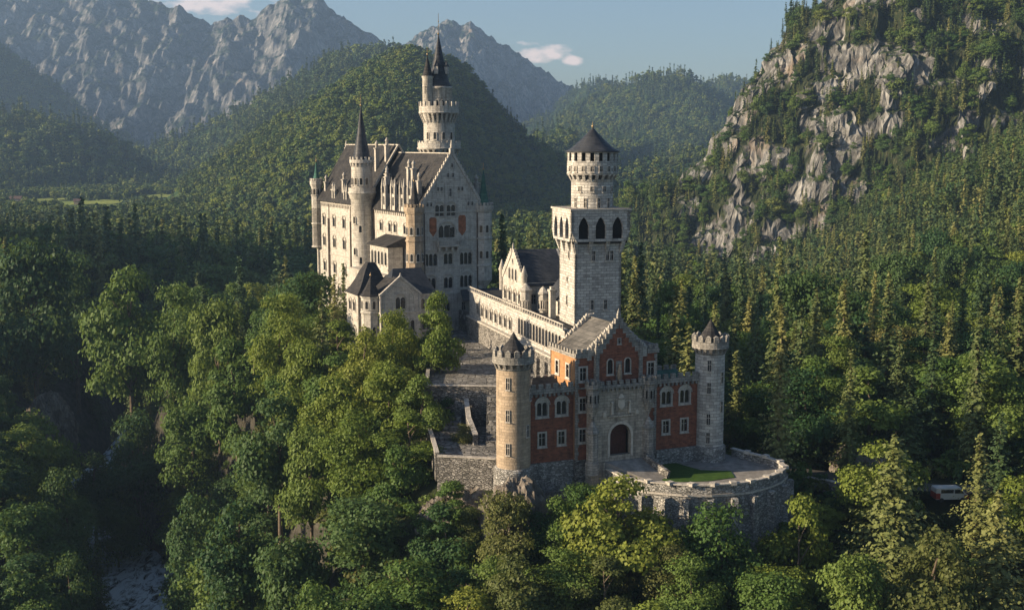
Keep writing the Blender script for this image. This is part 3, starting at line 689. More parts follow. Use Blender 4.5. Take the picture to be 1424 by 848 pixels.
# central block
X0, X1, XM, YF, YB = 8.9, 21.3, 15.1, -.8, 7.6
out = [(0, -.85 - zo), (X1 - X0, -.85 - zo), (X1 - X0, 13.4 - zo), (XM - X0 + 4.4, 13.4 - zo), (XM - X0, 17.3 - zo), (XM - X0 - 4.4, 13.4 - zo), (0, 13.4 - zo)]
wl = [(1.0, 10.2 - zo, 'gate1'), (1.0, 6.0 - zo, 'gate1'), (1.0, 1.7 - zo, 'gate1'), (11.5, 10.2 - zo, 'gate1'), (11.3, 5.9 - zo, 'gate1'), (11.3, 1.7 - zo, 'gate1'),
      ]
wall(G, X0, YF, 0, out, wl, 'brick', 'gable_wall', .5)
wall(G, X0, YB, -math.pi / 2, rect(0, YB - YF, -.85 - zo, 13.4 - zo), [(2.4, 10.3 - zo, 'gate1'), (5.8, 10.3 - zo, 'gate1')], 'orange', 'side_wall')
wall(G, X1, YF, math.pi / 2, rect(0, YB - YF, -.85 - zo, 13.4 - zo), [], 'brick', 'side_wall')
wall(G, X1, YB, math.pi, [(0, -.85 - zo), (X1 - X0, -.85 - zo), (X1 - X0, 13.4 - zo), (6.2, 17.3 - zo), (0, 13.4 - zo)], [], 'ochre', 'rear_wall')
mb = MB(); mb.box(X0 - .15, X1 + .15, YF - .2, YB, -6 - zo, -.85 - zo); mb.build('plinth', [M['rubble']], G)
mb = MB()   # quoins, pilasters
for x in (X0, X1):
    for i in range(24):
        z = -.8 + i * .58; w = .42 if i % 2 else .26
        sx = 1 if x == X0 else -1
        mb.box(min(x - sx * .06, x + sx * w), max(x - sx * .06, x + sx * w), YF - .07, YF + .3, z - zo, z + .54 - zo)
mb.box(X0, X1, YF - .12, YF, 9.0 - zo, 9.2 - zo)
mb.build('quoins', [M['gtrim']], G)
for yy0 in (YF - .12, YB - .4):   # stepped gable coping, front and rear
    mb = MB(); n = 7
    for i in range(n):
        for s_ in (-1, 1):
            xa = XM + s_ * (4.6 - i * .62); xb = XM + s_ * (4.6 - (i + 1) * .62); zt = 14.2 + i * .56
            mb.box(min(xa, xb) - .02, max(xa, xb) + .02, yy0, yy0 + .55, zt - 1.3 - zo, zt - zo)
            mb.box(min(xa, xb) - .1, max(xa, xb) + .02, yy0 - .08, yy0 + .63, zt - zo, zt + .14 - zo)
            mb.rbox((xa + xb) / 2, yy0 + .27, zt + .14 - zo, zt + .5 - zo, .34, .4, 0, top=.5)
    mb.box(XM - .35, XM + .35, yy0, yy0 + .55, 17.0 - zo, 18.0 - zo)
    mb.build('stepped_coping', [M['trim']], G)
# steep central gable standing proud of the wall, with its own stepped edge
yg = YF - .5; gh = 3.35
wall(G, XM - gh, yg, 0, [(0, 9.9 - zo), (2 * gh, 9.9 - zo), (2 * gh, 13.5 - zo), (gh, 18.2 - zo), (0, 13.5 - zo)], [(gh, 15.0 - zo, 'small'), (gh - 1.35, 10.9 - zo, 'arch1'), (gh + 1.35, 10.9 - zo, 'arch1')], 'brick', 'central_gable', .36)
mb = MB(); n = 7
for i in range(n):
    for s_ in (-1, 1):
        xa = XM + s_ * (gh + .1 - i * (gh / n)); xb = XM + s_ * (gh + .1 - (i + 1) * (gh / n)); zt = 14.35 + i * .66
        mb.box(min(xa, xb) - .02, max(xa, xb) + .02, yg - .06 - .001 * i, yg + .42, zt - 1.25 - zo, zt - zo); mb.box(min(xa, xb) - .07, max(xa, xb) + .05, yg - .14, yg + .45, zt - zo, zt + .14 - zo)
mb.box(XM - .25, XM + .25, yg - .05, yg + .4, 17.6 - zo, 19.0 - zo); mb.rbox(XM, yg + .17, 19.0 - zo, 19.8 - zo, .5, .4, 0, 0, .15)
for s_ in (-1, 1): mb.box(XM + s_ * gh - .27, XM + s_ * gh + .27, yg - .2, yg + .42, 9.7 - zo, 14.5 - zo); mb.rbox(XM + s_ * gh, yg + .1, 14.5 - zo, 15.4 - zo, .5, .5, 0, 0, .2)
mb.build('stepped_coping', [M['gtrim']], G)
for x0_, x1_ in ((X0 - .25, XM - 4.6), (XM + 4.6, X1 + .25)):   # corner turret crenels of the block
    mb = MB(); mb.box(x0_, x1_, YF - .3, YF + .35, 13.3 - zo, 13.95 - zo); mb.merlons((x0_, YF - .1), (x1_, YF - .1), 13.95 - zo, .6, .55, .35, .35); mb.build('battlement', [M['gtrim']], G)
mb = MB(); mb.box(X0 - .3, X0 + .1, YF, YB, 13.3 - zo, 13.8 - zo); mb.merlons((X0 - .1, YF), (X0 - .1, YB), 13.8 - zo, .55, .55, .4, .34); mb.build('battlement', [M['gtrim']], G)
mb = MB(); mb.box(X1 - .1, X1 + .3, YF, YB, 13.3 - zo, 13.8 - zo); mb.merlons((X1 + .1, YF), (X1 + .1, YB), 13.8 - zo, .55, .55, .4, .34)
mb.build('battlement', [M['gtrim']], G)
mb = MB(); gable_roof(mb, X0 + .3, X1 - .3, YF + .45, YB - .35, 13.3 - zo, 17.5 - zo, 'y', 0.0); mb.box(XM - .12, XM + .12, YF + .45, YB - .35, 17.45 - zo, 17.65 - zo); mb.build('roof', [M['lslate']], G)
# portal building
P0, P1, PY = 10.5, 19.1, -2.5
door = [(P + 4.3, z - zo - .2) for P, z in shape(3.2, 4.3, 'round', 0, 14)]
mb = MB(); mb.panel(rect(0, P1 - P0, -1 - zo, 9.2 - zo), [door], 0, .7, lambda x, y, z: (P0 + x, PY + y, z)); mb.box(P0, P0 + .5, PY + .7, YF, -1 - zo, 9.2 - zo); mb.box(P1 - .5, P1, PY + .7, YF, -1 - zo, 9.2 - zo)
mb.box(P0 + .5, P1 - .5, PY + .7, YF - .1, 8.4 - zo, 8.8 - zo); mb.box(P0 + .5, P1 - .5, YF - .12, YF - .03, -1 - zo, 8.4 - zo); mb.box(P0 - .2, P1 + .2, PY - .2, YF, -5 - zo, -1.0 - zo)
mb.build('portal_wall', [M['porch']], G)
mb = MB(); d2 = [(P + 4.3, z - zo - .2) for P, z in shape(3.2, 4.3, 'round', .35, 14)]; nn = len(door)
mb.add([(P0 + x, PY - .12, z) for x, z in d2] + [(P0 + x, PY - .12, z) for x, z in door] + [(P0 + x, PY, z) for x, z in d2],
       [(i, (i + 1) % nn, nn + (i + 1) % nn, nn + i) for i in range(1, nn)] + [(i, 2 * nn + i, 2 * nn + (i + 1) % nn, (i + 1) % nn) for i in range(1, nn)])
mb.build('door_arch', [M['crest']], G)
mb = MB()
for i in range(10): mb.box(P0 + 2.72 + i * .316, P0 + 2.72 + i * .316 + .29, PY + 1.25, PY + 1.37, -.9 - zo, 4.1 - zo)
for z in (.6, 2.4): mb.box(P0 + 2.7, P0 + 5.9, PY + 1.19, PY + 1.25, z - zo, z + .16 - zo)
mb.box(P0 + 2.4, P0 + 6.2, PY + 1.39, PY + 1.45, -1 - zo, 4.4 - zo, 1); mb.build('gate_door', [M['wood'], M['void']], G)
mb = MB(); mb.box(P0 - .1, P1 + .1, PY - .35, PY + .3, 9.2 - zo, 9.6 - zo); mb.merlons((P0 - .1, PY - .1), (P1 + .1, PY - .1), 9.6 - zo, .6, .6, .42, .36)
for i in range(13): mb.rbox(P0 + .3 + i * .66, PY - .14, 8.8 - zo, 9.2 - zo, .28, .3, 0)
mb.build('battlement', [M['gtrim']], G)
for x in (P0, P1):   # bartizans on the portal corners and lower buttress turrets
    mb = MB(); mb.lathe(x, PY, [(.1, 4.9 - zo), (.55, 6.1 - zo), (.85, 6.9 - zo), (.85, 9.2 - zo), (1.05, 9.35 - zo), (1.05, 9.9 - zo), (.7, 9.9 - zo), (.7, 9.3 - zo), (0, 9.3 - zo)], 8, 0, R(22.5), False)
    mb.ringb(x, PY, .88, 9.9 - zo, 10.45 - zo, .42, .3, 8, 0, R(22.5)); mb.ringb(x, PY, .86, 7.4 - zo, 8.5 - zo, .16, .06, 8, 1)
    mb.build('corner_turret', [M['gtrim'], M['void']], G)
    mb = MB(); mb.lathe(x, PY - .1, [(.95, -2.5 - zo), (.95, -.9 - zo), (.8, -.6 - zo), (.8, 3.0 - zo), (.95, 3.3 - zo), (.15, 4.8 - zo), (0, 4.9 - zo)], 8, 0, R(22.5), False); mb.build('buttress_turret', [M['gtrim']], G)
mb = MB()   # carved coat of arms and balcony relief over the door
cx_ = P0 + 4.3
mb.prism([(cx_ - .75, PY - .16), (cx_ + .75, PY - .16), (cx_ + .75, PY), (cx_ - .75, PY)], 6.0 - zo, 7.7 - zo)
mb.add([(cx_ - .5, PY - .28, 7.5 - zo), (cx_ + .5, PY - .28, 7.5 - zo), (cx_ + .5, PY - .28, 6.6 - zo), (cx_, PY - .28, 6.1 - zo), (cx_ - .5, PY - .28, 6.6 - zo), (cx_ - .5, PY - .1, 7.5 - zo), (cx_ + .5, PY - .1, 7.5 - zo), (cx_ + .5, PY - .1, 6.6 - zo), (cx_, PY - .1, 6.1 - zo), (cx_ - .5, PY - .1, 6.6 - zo)],
       [(0,4,3,2,1),(0,1,6,5),(1,2,7,6),(2,3,8,7),(3,4,9,8),(4,0,5,9)], 1)
for s_ in (-1, 1):
    mb.rbox(cx_ + s_ * 1.35, PY - .14, 5.6 - zo, 6.9 - zo, .35, .25, 0, 1, .6); mb.lathe(cx_ + s_ * 1.35, PY - .16, [(0, 6.85 - zo), (.2, 7.0 - zo), (.16, 7.25 - zo), (0, 7.35 - zo)], 8, 1)
    mb.rbox(cx_ + s_ * 2.5, PY - .1, 5.3 - zo, 5.9 - zo, .5, .2, 0, 1, .7)
mb.box(cx_ - 1.9, cx_ + 1.9, PY - .22, PY, 5.15 - zo, 5.35 - zo)
mb.rbox(cx_, PY - .2, 7.75 - zo, 8.3 - zo, .9, .3, 0, 1, .3)
mb.build('carved_crest', [M['porch'], M['crest']], G)
# painted panel in the gable
mb = MB(); mb.box(XM - .45, XM + .45, YF - .58, YF - .5, 9.9 - zo, 12.6 - zo, 0); mb.lathe(XM, YF - .85, [(.3, 9.9 - zo), (.35, 10.8 - zo), (.25, 11.6 - zo), (.16, 11.9 - zo), (.2, 12.1 - zo), (0, 12.35 - zo)], 8, 1); mb.build('gable_statue', [M['gtrim'], M['ochre']], G)

# ------------------------------------------------------------------ bastion terrace
BP = [(842,648,-1.6),(868,664,-2.0),(900,670,-2.0),(930,673,-2.0),(960,675,-2.0),(990,675,-2.0),(1020,673,-2.0),(1045,670,-2.0),(1068,664,-2.0),(1085,657,-2.0),(1093,650,-2.0),(1086,642,-2.0),(1066,635,-2.0),(1040,629,-2.0),(1018,623,-2.0)]
bp = []
for px, py, z in BP:
    Y = (CAM_Z - z) / ((py - HY) / FPX) ; p = W(px, py, 160); d = (Vector(p) - Vector((0, 0, CAM_Z))); k = (z - CAM_Z) / d.z; q = Vector((0, 0, CAM_Z)) + d * k; bp.append((q.x, q.y))
inner = [(29.5, 177.5), (22, 172), (14, 168), (9.5, 163.5)]
TZ = -3.0
T = empty('bastion_terrace', (26, 166, -14), 0, 'round stone bastion wall carrying the paved terrace before the gatehouse', 'bastion')
def toT(p, z): return (p[0] - 26, p[1] - 166, z + 14)
mb = MB(); n = len(bp)
cxm = sum(p[0] for p in bp) / n; cym = sum(p[1] for p in bp) / n
def off(p, o): d = math.hypot(p[0] - cxm, p[1] - cym); return (p[0] + (p[0] - cxm) / d * o, p[1] + (p[1] - cym) / d * o)
for i in range(n - 1):
    a, b = bp[i], bp[i + 1]; za, zb_ = -2.0 - TZ, -2.0
    a2, b2 = off(a, 1.0), off(b, 1.0); ai, bi = off(a, -.45), off(b, -.45)
    mb.add([toT(a2, -16), toT(b2, -16), toT(b, -2), toT(a, -2), toT(ai, -2), toT(bi, -2), toT(ai, -4), toT(bi, -4)], [(0,1,2,3),(3,2,5,4),(4,5,7,6)])
    mb.beam(toT(off(a, -.2), -1.93), toT(off(b, -.2), -1.93), .75, .16, 1); mb.beam(toT(off(a, .08), -3.3), toT(off(b, .08), -3.3), .4, .3, 1)
mb.build('bastion_wall', [M['prubble'], M['trim']], T)
mb = MB()
for i in range(1, n - 1):
    a = bp[i]; ang = math.atan2(a[1] - cym, a[0] - cxm); q = off(a, .45); mb.rbox(*toT(q, 0)[:2], -2, 10.3, 1.0, 1.5, ang + math.pi / 2, 0, .82)
    q = off(a, -.2); mb.rbox(*toT(q, 0)[:2], 11.9, 12.35, .8, .9, ang + math.pi / 2, 1)
mb.build('buttress', [M['prubble'], M['trim']], T)
mb = MB(); mb.add([toT(off(p, -.4), TZ) for p in bp] + [toT(p, TZ) for p in inner], [tuple(range(n + 4))]); mb.build('terrace_paving', [M['gravel']], T)
# lawn, raised 4 cm over the paving, and the ramp to the door
def gp(px, py, z): d = Vector(W(px, py, 160)) - Vector((0, 0, CAM_Z)); k = (z - CAM_Z) / d.z; return Vector((0, 0, CAM_Z)) + d * k
lw_ = [gp(px, py, TZ) for px, py in [(921,668),(950,670),(985,669),(1022,664),(1016,655),(975,654),(960,650),(940,644),(921,646)]]
mb = MB(); mb.prism([(p.x, p.y) for p in lw_], TZ - .3, TZ + .09); o = mb.build('lawn', [M['lawn']]); o['kind'] = 'structure'
def gl(u, y, z): return (0.2 + .9205 * u - .3907 * y, 160 + .3907 * u + .9205 * y, z)
mb = MB(); a = [gl(12.4, -2.7, -.95), gl(18.2, -2.7, -.95), gl(19.5, -7.2, -2.96), gl(17.0, -7.2, -2.96)]; mb.add(a + [(x, y, z - 1.6) for x, y, z in a], [(0,3,2,1),(0,4,7,3),(2,6,5,1),(3,7,6,2)]); o = mb.build('path', [M['gravel']]); o['kind'] = 'structure'
mb = MB()
for u0, y0, z0, u1, y1, z1 in [(18.3,-2.7,-.2,19.0,-5.0,-1.2),(19.0,-5.0,-1.2,19.7,-7.2,-2.0)]: mb.beam(gl(u0, y0, z0 - .6), gl(u1, y1, z1 - .6), .45, 1.5)
mb.build('ramp_wall', [M['rubble']]); tag(bpy.data.objects['ramp_wall'], 'low stone wall beside the paved ramp to the gatehouse door', 'ramp wall')

# ------------------------------------------------------------------ square tower
Q = empty('square_tower', (10.2, 197, -2), R(16), 'tall pale square keep with a round crown under a conical roof', 'tower'); zo = -2
w_ = 8.0
sw = [(3.2, 23.2, 'slit'), (5.6, 23.2, 'slit'), (6.3, 23.2, 'slit'), (3.0, 15.2, 'slit'), (5.3, 15.2, 'slit')]
wall(Q, 0, 0, 0, rect(0, w_, -4, 26.6 - zo), [(s, z - zo, k) for s, z, k in sw], 'towerstone', 'shaft_wall')
wall(Q, 0, w_, -math.pi / 2, rect(0, w_, -4, 26.6 - zo), [(5.0, 23.4 - zo, 'slit'), (4.0, 15.6 - zo, 'slit'), (4.2, 19.5 - zo, 'small')], 'towerstone', 'shaft_wall')
wall(Q, w_, 0, math.pi / 2, rect(0, w_, -4, 26.6 - zo), [(4.0, 20 - zo, 'slit')], 'towerstone', 'shaft_wall')
wall(Q, w_, w_, math.pi, rect(0, w_, -4, 26.6 - zo), [], 'towerstone', 'shaft_wall')
mb = MB(); mb.box(-.12, w_ + .12, -.12, w_ + .12, 13.2 - zo, 13.45 - zo); mb.build('string_course', [M['trim']], Q)
# flared machicolation: pointed arches between tapering piers
e = 1.05
def head(x0, y0, a):
    ca, sa = math.cos(a), math.sin(a); L = w_ + 2 * e
    xf = lambda s_, y, z: (x0 + s_ * ca - y * sa, y0 + s_ * sa + y * ca, z)
    mb = MB(); hs = []
    for i in range(3):
        c = L * (i + .5) / 3 * .86 + L * .07
        hs.append([(c + x, 26.75 - zo + z) for x, z in shape(1.75, 3.5, 'pointed', 0, 10)])
    mb.panel([(e * .9, 26.3 - zo), (L - e * .9, 26.3 - zo), (L, 28.0 - zo), (L, 31.3 - zo), (0, 31.3 - zo), (0, 28.0 - zo)], hs, 0, .5, xf)
    # dark backs and tapering piers
    for i in range(4):
        c = L * (i) / 3 * .86 + L * .07; wp = .85
        v = [xf(c - wp / 2, 0, 27.4 - zo), xf(c + wp / 2, 0, 27.4 - zo), xf(c + wp / 2, e, 27.4 - zo), xf(c - wp / 2, e, 27.4 - zo),
             xf(c - .2, e - .12, 24.4 - zo), xf(c + .2, e - .12, 24.4 - zo), xf(c + .2, e + .05, 24.2 - zo), xf(c - .2, e + .05, 24.2 - zo)]
        if i in (0, 3):
            t = .95 if i == 0 else -.95
            v = [(p[0] + ca * t * (.62 if j > 3 else .0), p[1] + sa * t * (.62 if j > 3 else .0), p[2]) for j, p in enumerate(v)]
        mb.add(v, [(0,1,2,3),(7,6,5,4),(0,4,5,1),(1,5,6,2),(2,6,7,3),(3,7,4,0)])
    mb.build('machicolation', [M['towerstone']], Q)
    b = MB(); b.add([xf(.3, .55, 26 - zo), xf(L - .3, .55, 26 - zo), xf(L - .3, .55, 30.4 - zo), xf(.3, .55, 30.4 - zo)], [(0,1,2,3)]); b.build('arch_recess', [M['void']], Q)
head(-e, -e, 0); head(-e, w_ + e, -math.pi / 2); head(w_ + e, -e, math.pi / 2); head(w_ + e, w_ + e, math.pi)
mb = MB(); mb.box(-e - .15, w_ + e + .15, -e - .15, w_ + e + .15, 31.3 - zo, 31.6 - zo); mb.box(-e + .1, w_ + e - .1, -e + .1, w_ + e - .1, 30.6 - zo, 31.28 - zo)
mb.build('platform', [M['trim']], Q)
mb = MB(); tx, ty, tr = 4.3, 4.1, 3.45
mb.lathe(tx, ty, [(tr, 31.5 - zo), (tr, 36.0 - zo)], 36, cap=False)
mb.lathe(tx, ty, [(tr + .12, 36.0 - zo), (tr + .12, 36.3 - zo)], 36, cap=True)
arcring(mb, tx, ty, tr, tr + .7, 36.0 - zo, 37.0 - zo, 22)
mb.lathe(tx, ty, [(tr, 37.0 - zo), (tr + .7, 37.0 - zo), (tr + .75, 37.2 - zo), (tr + .7, 37.4 - zo), (tr + .7, 39.2 - zo), (tr + .55, 39.2 - zo), (tr + .55, 37.5 - zo)], 36, cap=False, smooth=False)
mb.lathe(tx, ty, [(tr + .3, 37.4 - zo), (tr + .3, 40.6 - zo)], 36, 1, cap=False)
mb.ringb(tx, ty, tr + .55, 39.1 - zo, 40.7 - zo, .75, .3, 18)
mb.lathe(tx, ty, [(tr + .45, 40.55 - zo), (tr + .8, 40.55 - zo), (tr + .8, 40.8 - zo)], 36, cap=False)
rc = mb.build('round_crown', [M['towerstone'], M['void']], Q)
spire(rc, tx, ty, tr + .75, 40.8 - zo, 44.6 - zo, M['dslate'], 24, 'conical_roof', 1.0, .3)
tower_windows(rc, 's_slit', tx, ty, tr, [(a, 31.7 - zo) for a in (200, 232, 268, 300, 330)]); tower_windows(rc, 's_small', tx, ty, tr, [(a, 34.3 - zo) for a in (215, 250, 285, 318)])
tower_windows(rc, 's_small', tx, ty, tr + .7, [(a, 37.55 - zo) for a in range(190, 360, 20)])

# ------------------------------------------------------------------ arcaded wing, gabled house
H = empty('arcaded_wing', (8.4, 192, 0), R(17.7), 'long arcaded stone wing running from the square keep to the palace', 'castle wing'); zo = 0
ws = [(56 - (2.2 + i * 1.62), 8.6, 'arc') for i in range(14)] + [(56 - (28.5 + i * 3.0), 8.6, 'twin') for i in range(8)]
wall(H, 0, 56, -math.pi / 2, rect(0, 56, 7.6, 12.6), ws, 'towerstone', 'arcade_wall')
mb = MB(); mb.box(-.5, .4, 0, 56, -5, 7.3)
mb.build('base_wall', [M['rubble']], H)
mb = MB(); mb.box(-.75, .3, 0, 56, 7.3, 7.62); mb.box(-.35, .45, 0, 56, 12.6, 12.85)
for i in range(44): mb.box(-.28, -.12, i * 1.27 + .2, i * 1.27 + .42, 12.85, 13.45)
mb.box(-.33, -.07, 0, 56, 13.45, 13.62); mb.build('balustrade', [M['trim']], H)
wall(H, 0, 0, 0, rect(0, 7, -3, 12.6), [(2, 9, 'arc'), (4.4, 9, 'arc')], 'lime', 'end_wall')
mb = MB(); mb.box(.4, 7, .4, 56, -3, 12.5, 0); mb.build('terrace_roof', [M['slate']], H)
mb = MB()
for i in range(7): mb.rbox(-.75, 3 + i * 4.1, -4, 6.3, 1.1, .9, math.pi / 2, 0, .75)
mb.build('buttress', [M['rubble']], H)
K = empty('gabled_house', (8.4, 192, 12.5), R(17.7), 'gabled stone house with a dark blue slate roof behind the arcade', 'house'); zo = 12.5
gx0, gx1, gy0, gy1 = .9, 9.6, 23.5, 36.5
go = [(0, 0), (13, 0), (13, 17.6 - zo), (6.5, 23.0 - zo), (0, 17.6 - zo)]
wall(K, gx0, gy1, -math.pi / 2, go, [(2.2, 13.6 - zo, 'twin'), (5.0, 13.6 - zo, 'twin'), (7.9, 13.6 - zo, 'twin'), (10.8, 13.6 - zo, 'twin'), (4.6, 17.6 - zo, 'arch1'), (6.5, 17.6 - zo, 'arch1'), (8.4, 17.6 - zo, 'arch1'), (6.5, 20.6 - zo, 'small')], 'lime', 'gable_wall')
wall(K, gx0, gy0, 0, rect(0, gx1 - gx0, 0, 17.6 - zo), [(1.8, 13.8 - zo, 'rect'), (4.3, 13.8 - zo, 'rect'), (6.8, 13.8 - zo, 'rect')], 'lime', 'side_wall')
wall(K, gx1, gy0, math.pi / 2, go, [], 'lime', 'gable_wall')
wall(K, gx1, gy1, math.pi, rect(0, gx1 - gx0, 0, 17.6 - zo), [], 'lime', 'side_wall')
mb = MB(); gable_roof(mb, gx0 + .3, gx1 + .2, gy0, gy1, 17.5 - zo, 23.0 - zo, 'x', .35); mb.build('roof', [M['dslate']], K)
mb = MB()
for i in range(10):
    for s_ in (-1, 1):
        yy_ = 30 + s_ * (6.4 - i * .62); mb.box(gx0 - .15, gx0 + .35, yy_ - .32, yy_ + .32, 17.0 - zo + i * .54, 18.3 - zo + i * .54)
mb.rbox(gx0 + .1, 30, 22.6 - zo, 24.2 - zo, .5, .5, 0, 0, .3)
for s_ in (-1, 1): mb.lathe(gx0, 30 + s_ * 6.6, [(.5, 15 - zo), (.55, 18.6 - zo), (.7, 18.8 - zo), (.1, 20.6 - zo), (0, 20.7 - zo)], 8, 0)
mb.build('stepped_coping', [M['trim']], K)
for x, y, z0, z1, nm in [(4.0, 22.0, 12.5, 15.6, 'oriel'), (1.0, 22.8, 12.5, 16.2, 'oriel')]:
    mb = MB(); mb.lathe(x, y, [(1.0, z0 - zo), (1.0, z1 - zo), (1.2, z1 + .15 - zo), (1.2, z1 + .35 - zo), (.2, z1 + 1.4 - zo), (0, z1 + 1.5 - zo)], 8, 0, R(22.5), False); o = mb.build(nm, [M['lime']], K)
    tower_windows(o, 's_arch', x, y, .93, [(200, 13.2 - zo), (245, 13.2 - zo), (290, 13.2 - zo)])
for x, y, z1 in [(3.0, 14.5, 17.2), (3.6, 16.2, 16.8), (7.5, 12.0, 21.5), (8.6, 12.6, 24.0)]:
    mb = MB(); mb.box(x - .5, x + .5, y - .5, y + .5, 12.4 - zo, z1 - zo); mb.box(x - .65, x + .65, y - .65, y + .65, z1 - zo, z1 + .25 - zo); mb.box(x - .35, x + .35, y - .35, y + .35, z1 + .25 - zo, z1 + .7 - zo); mb.build('chimney', [M['lime']], K)
# stair turret between the house and the keep
mb = MB(); mb.lathe(8.8, 21.5, [(1.3, 12.4 - zo), (1.3, 23.4 - zo), (1.55, 23.6 - zo), (1.55, 24.1 - zo)], 8, 0, R(22.5), False); o = mb.build('stair_turret', [M['lime']], K); spire(o, 8.8, 21.5, 1.5, 24.1 - zo, 27 - zo, M['slate'], 8, 'roof', .8, .1)
mb = MB(); gable_roof(mb, 4.6, 10.5, 8.6, 22.6, 15.6 - zo, 18.8 - zo, 'y', .2); mb.box(4.8, 10.3, 8.8, 22.4, 12.4 - zo, 15.5 - zo, 1); mb.build('rear_roof', [M['dslate'], M['lime']], K)

# ------------------------------------------------------------------ palace
zo = 0.0
PB = R(28); L_ = 62.0; PWd = 15.0
P = empty('palace', (-19, 250, 0), PB, 'tall pale limestone palace with a steep gabled roof and slender spired towers', 'palace')
ZE, ZR = 28.3, 40.0
front = [(0, -4), (PWd, -4), (PWd, ZE), (PWd / 2, ZR), (0, ZE)]
fw = [(4.6, 27.2, 'big2'), (7.2, 27.2, 'big2'), (6.2, 22.75, 'tri'), (2.6, 17.0, 'big3'), (6.5, 17.2, 'big2'), (10.6, 17.0, 'big3'), (2.6, 12.2, 'big2'), (6.5, 12.2, 'big2'), (10.6, 12.2, 'big3'),
      (7.5, 37.2, 'small'), (6.6, 35.2, 'small'), (7.7, 35.2, 'small'), (4.3, 32.4, 'small'), (5.1, 32.4, 'small'), (9.0, 32.4, 'small'), (9.8, 32.4, 'small'), (7.1, 31.3, 'slit'), (1.9, 29.3, 'small'), (2.7, 29.3, 'small'), (11.2, 29.3, 'small'), (12.1, 29.3, 'small'),
      (.9, 17.3, 'arch1'), (10.0, 7.4, 'rect'), (11.9, 7.4, 'rect'), (6.0, 7.4, 'twin'), (3.0, 7.6, 'twin')]
wall(P, 0, 0, 0, front, fw, 'lime', 'gable_wall', .5)
lw = []
for z, key in ((23.4, 'big2'), (21.0, None), (17.2, 'big2'), (11.0, 'big2')):
    if key is None: continue
    for y in (58, 50.8, 44, 37.5): lw.append((L_ - y, z - (1.2 if z > 20 else 0), key))
for y in (40.5, 47.5): lw.append((L_ - y, 5.5, 'big3')); lw.append((L_ - y, .5, 'twin'))
for y in (20.5, 15.5, 12.6, 7.2): lw.append((L_ - y, 23.2, 'twin'))
for y in (23, 17.5): lw.append((L_ - y, 12.5, 'twin')); lw.append((L_ - y, 17.5, 'twin'))
wall(P, 0, L_, -math.pi / 2, rect(0, L_, -14, ZE), lw, 'lime', 'side_wall', .5)
wall(P, PWd, 0, math.pi / 2, rect(0, L_, -6, ZE), [(y, z, 'twin') for y in range(6, 60, 6) for z in (12, 17.5, 23)], 'lime', 'side_wall', .5)
wall(P, PWd, L_, math.pi, front, [], 'lime', 'gable_wall', .5)
mb = MB()
for z in (27.9, 22.2, 16.4, 10.9): mb.box(-.14, PWd + .14, -.16, 0, z, z + .22)
for z in (27.6, 15.3): mb.box(-.16, 0, 0, L_, z, z + .25)
for i in range(58): mb.box(-.2, 0, .6 + i * 1.05, .95 + i * 1.05, 26.9, 27.6)
for x in (1.4, PWd - 1.4): mb.box(x - .22, x + .22, -.12, 0, 22.4, 27.9)
for y in (36, 39.4, 54.6, 62): mb.box(-.5, 0, y - .35, y + .35, -12, 24)
mb.build('string_course', [M['trim']], P)
mb = MB()
for y in (54.0, 39.0, 24.6): mb.box(-.3, -.16, y - .09, y + .09, -10, 27.5)
for x in (1.1, 13.2): mb.box(x - .08, x + .08, -.3, -.17, 2, 27.8)
mb.build('drainpipe', [M['pipe']], P)
# raked coping with little blocks, a statue on the apex
mb = MB()
for y0_, ys in ((-.12, -1), (L_ - .4, 1)):
    for s_ in (-1, 1):
        xe = PWd / 2 + s_ * (PWd / 2 + .35); mb.beam((xe, y0_ + .25, ZE - .4), (PWd / 2, y0_ + .25, ZR + .28), .62, .5)
        for i in range(17):
            t = (i + .5) / 17; x = xe + (PWd / 2 - xe) * t; z = ZE - .4 + (ZR + .68 - ZE) * t; mb.rbox(x, y0_ + .25, z + .1, z + .68, .42, .45, 0, 0, .8)
    mb.rbox(PWd / 2, y0_ + .25, ZR + .2, ZR + 1.1, .9, .7, 0)
    mb.lathe(PWd / 2, y0_ + .25, [(.3, ZR + 1.1), (.34, ZR + 1.8), (.18, ZR + 2.3), (.2, ZR + 2.55), (0, ZR + 2.75)], 8)
mb.build('gable_coping', [M['trim']], P)
mb = MB(); gable_roof(mb, 0, PWd, .45, 28.5, ZE, ZR, 'y', .35); gable_roof(mb, -.6, PWd + .6, 28.5, L_ - .4, ZE + .5, ZR + 1.7, 'y', .3)
mb.add([(-.5, 28.52, ZE - .4), (PWd / 2, 28.52, ZR - .4), (PWd + .5, 28.52, ZE - .4), (PWd / 2, 28.52, ZR + 1.6)], [(0,1,3),(1,2,3)])
mb.build('roof', [M['slate']], P)
mb = MB(); mb.box(PWd / 2 - .15, PWd / 2 + .15, .4, 28.5, ZR - .05, ZR + .15); mb.box(PWd / 2 - .15, PWd / 2 + .15, 28.5, L_, ZR + 1.65, ZR + 1.9)
mb.beam((-.9, 28.3, ZE + .15), (PWd / 2, 28.3, ZR + 1.75), .5, .35); mb.beam((PWd + .9, 28.3, ZE + .15), (PWd / 2, 28.3, ZR + 1.75), .5, .35); mb.build('ridge_cap', [M['trim']], P)
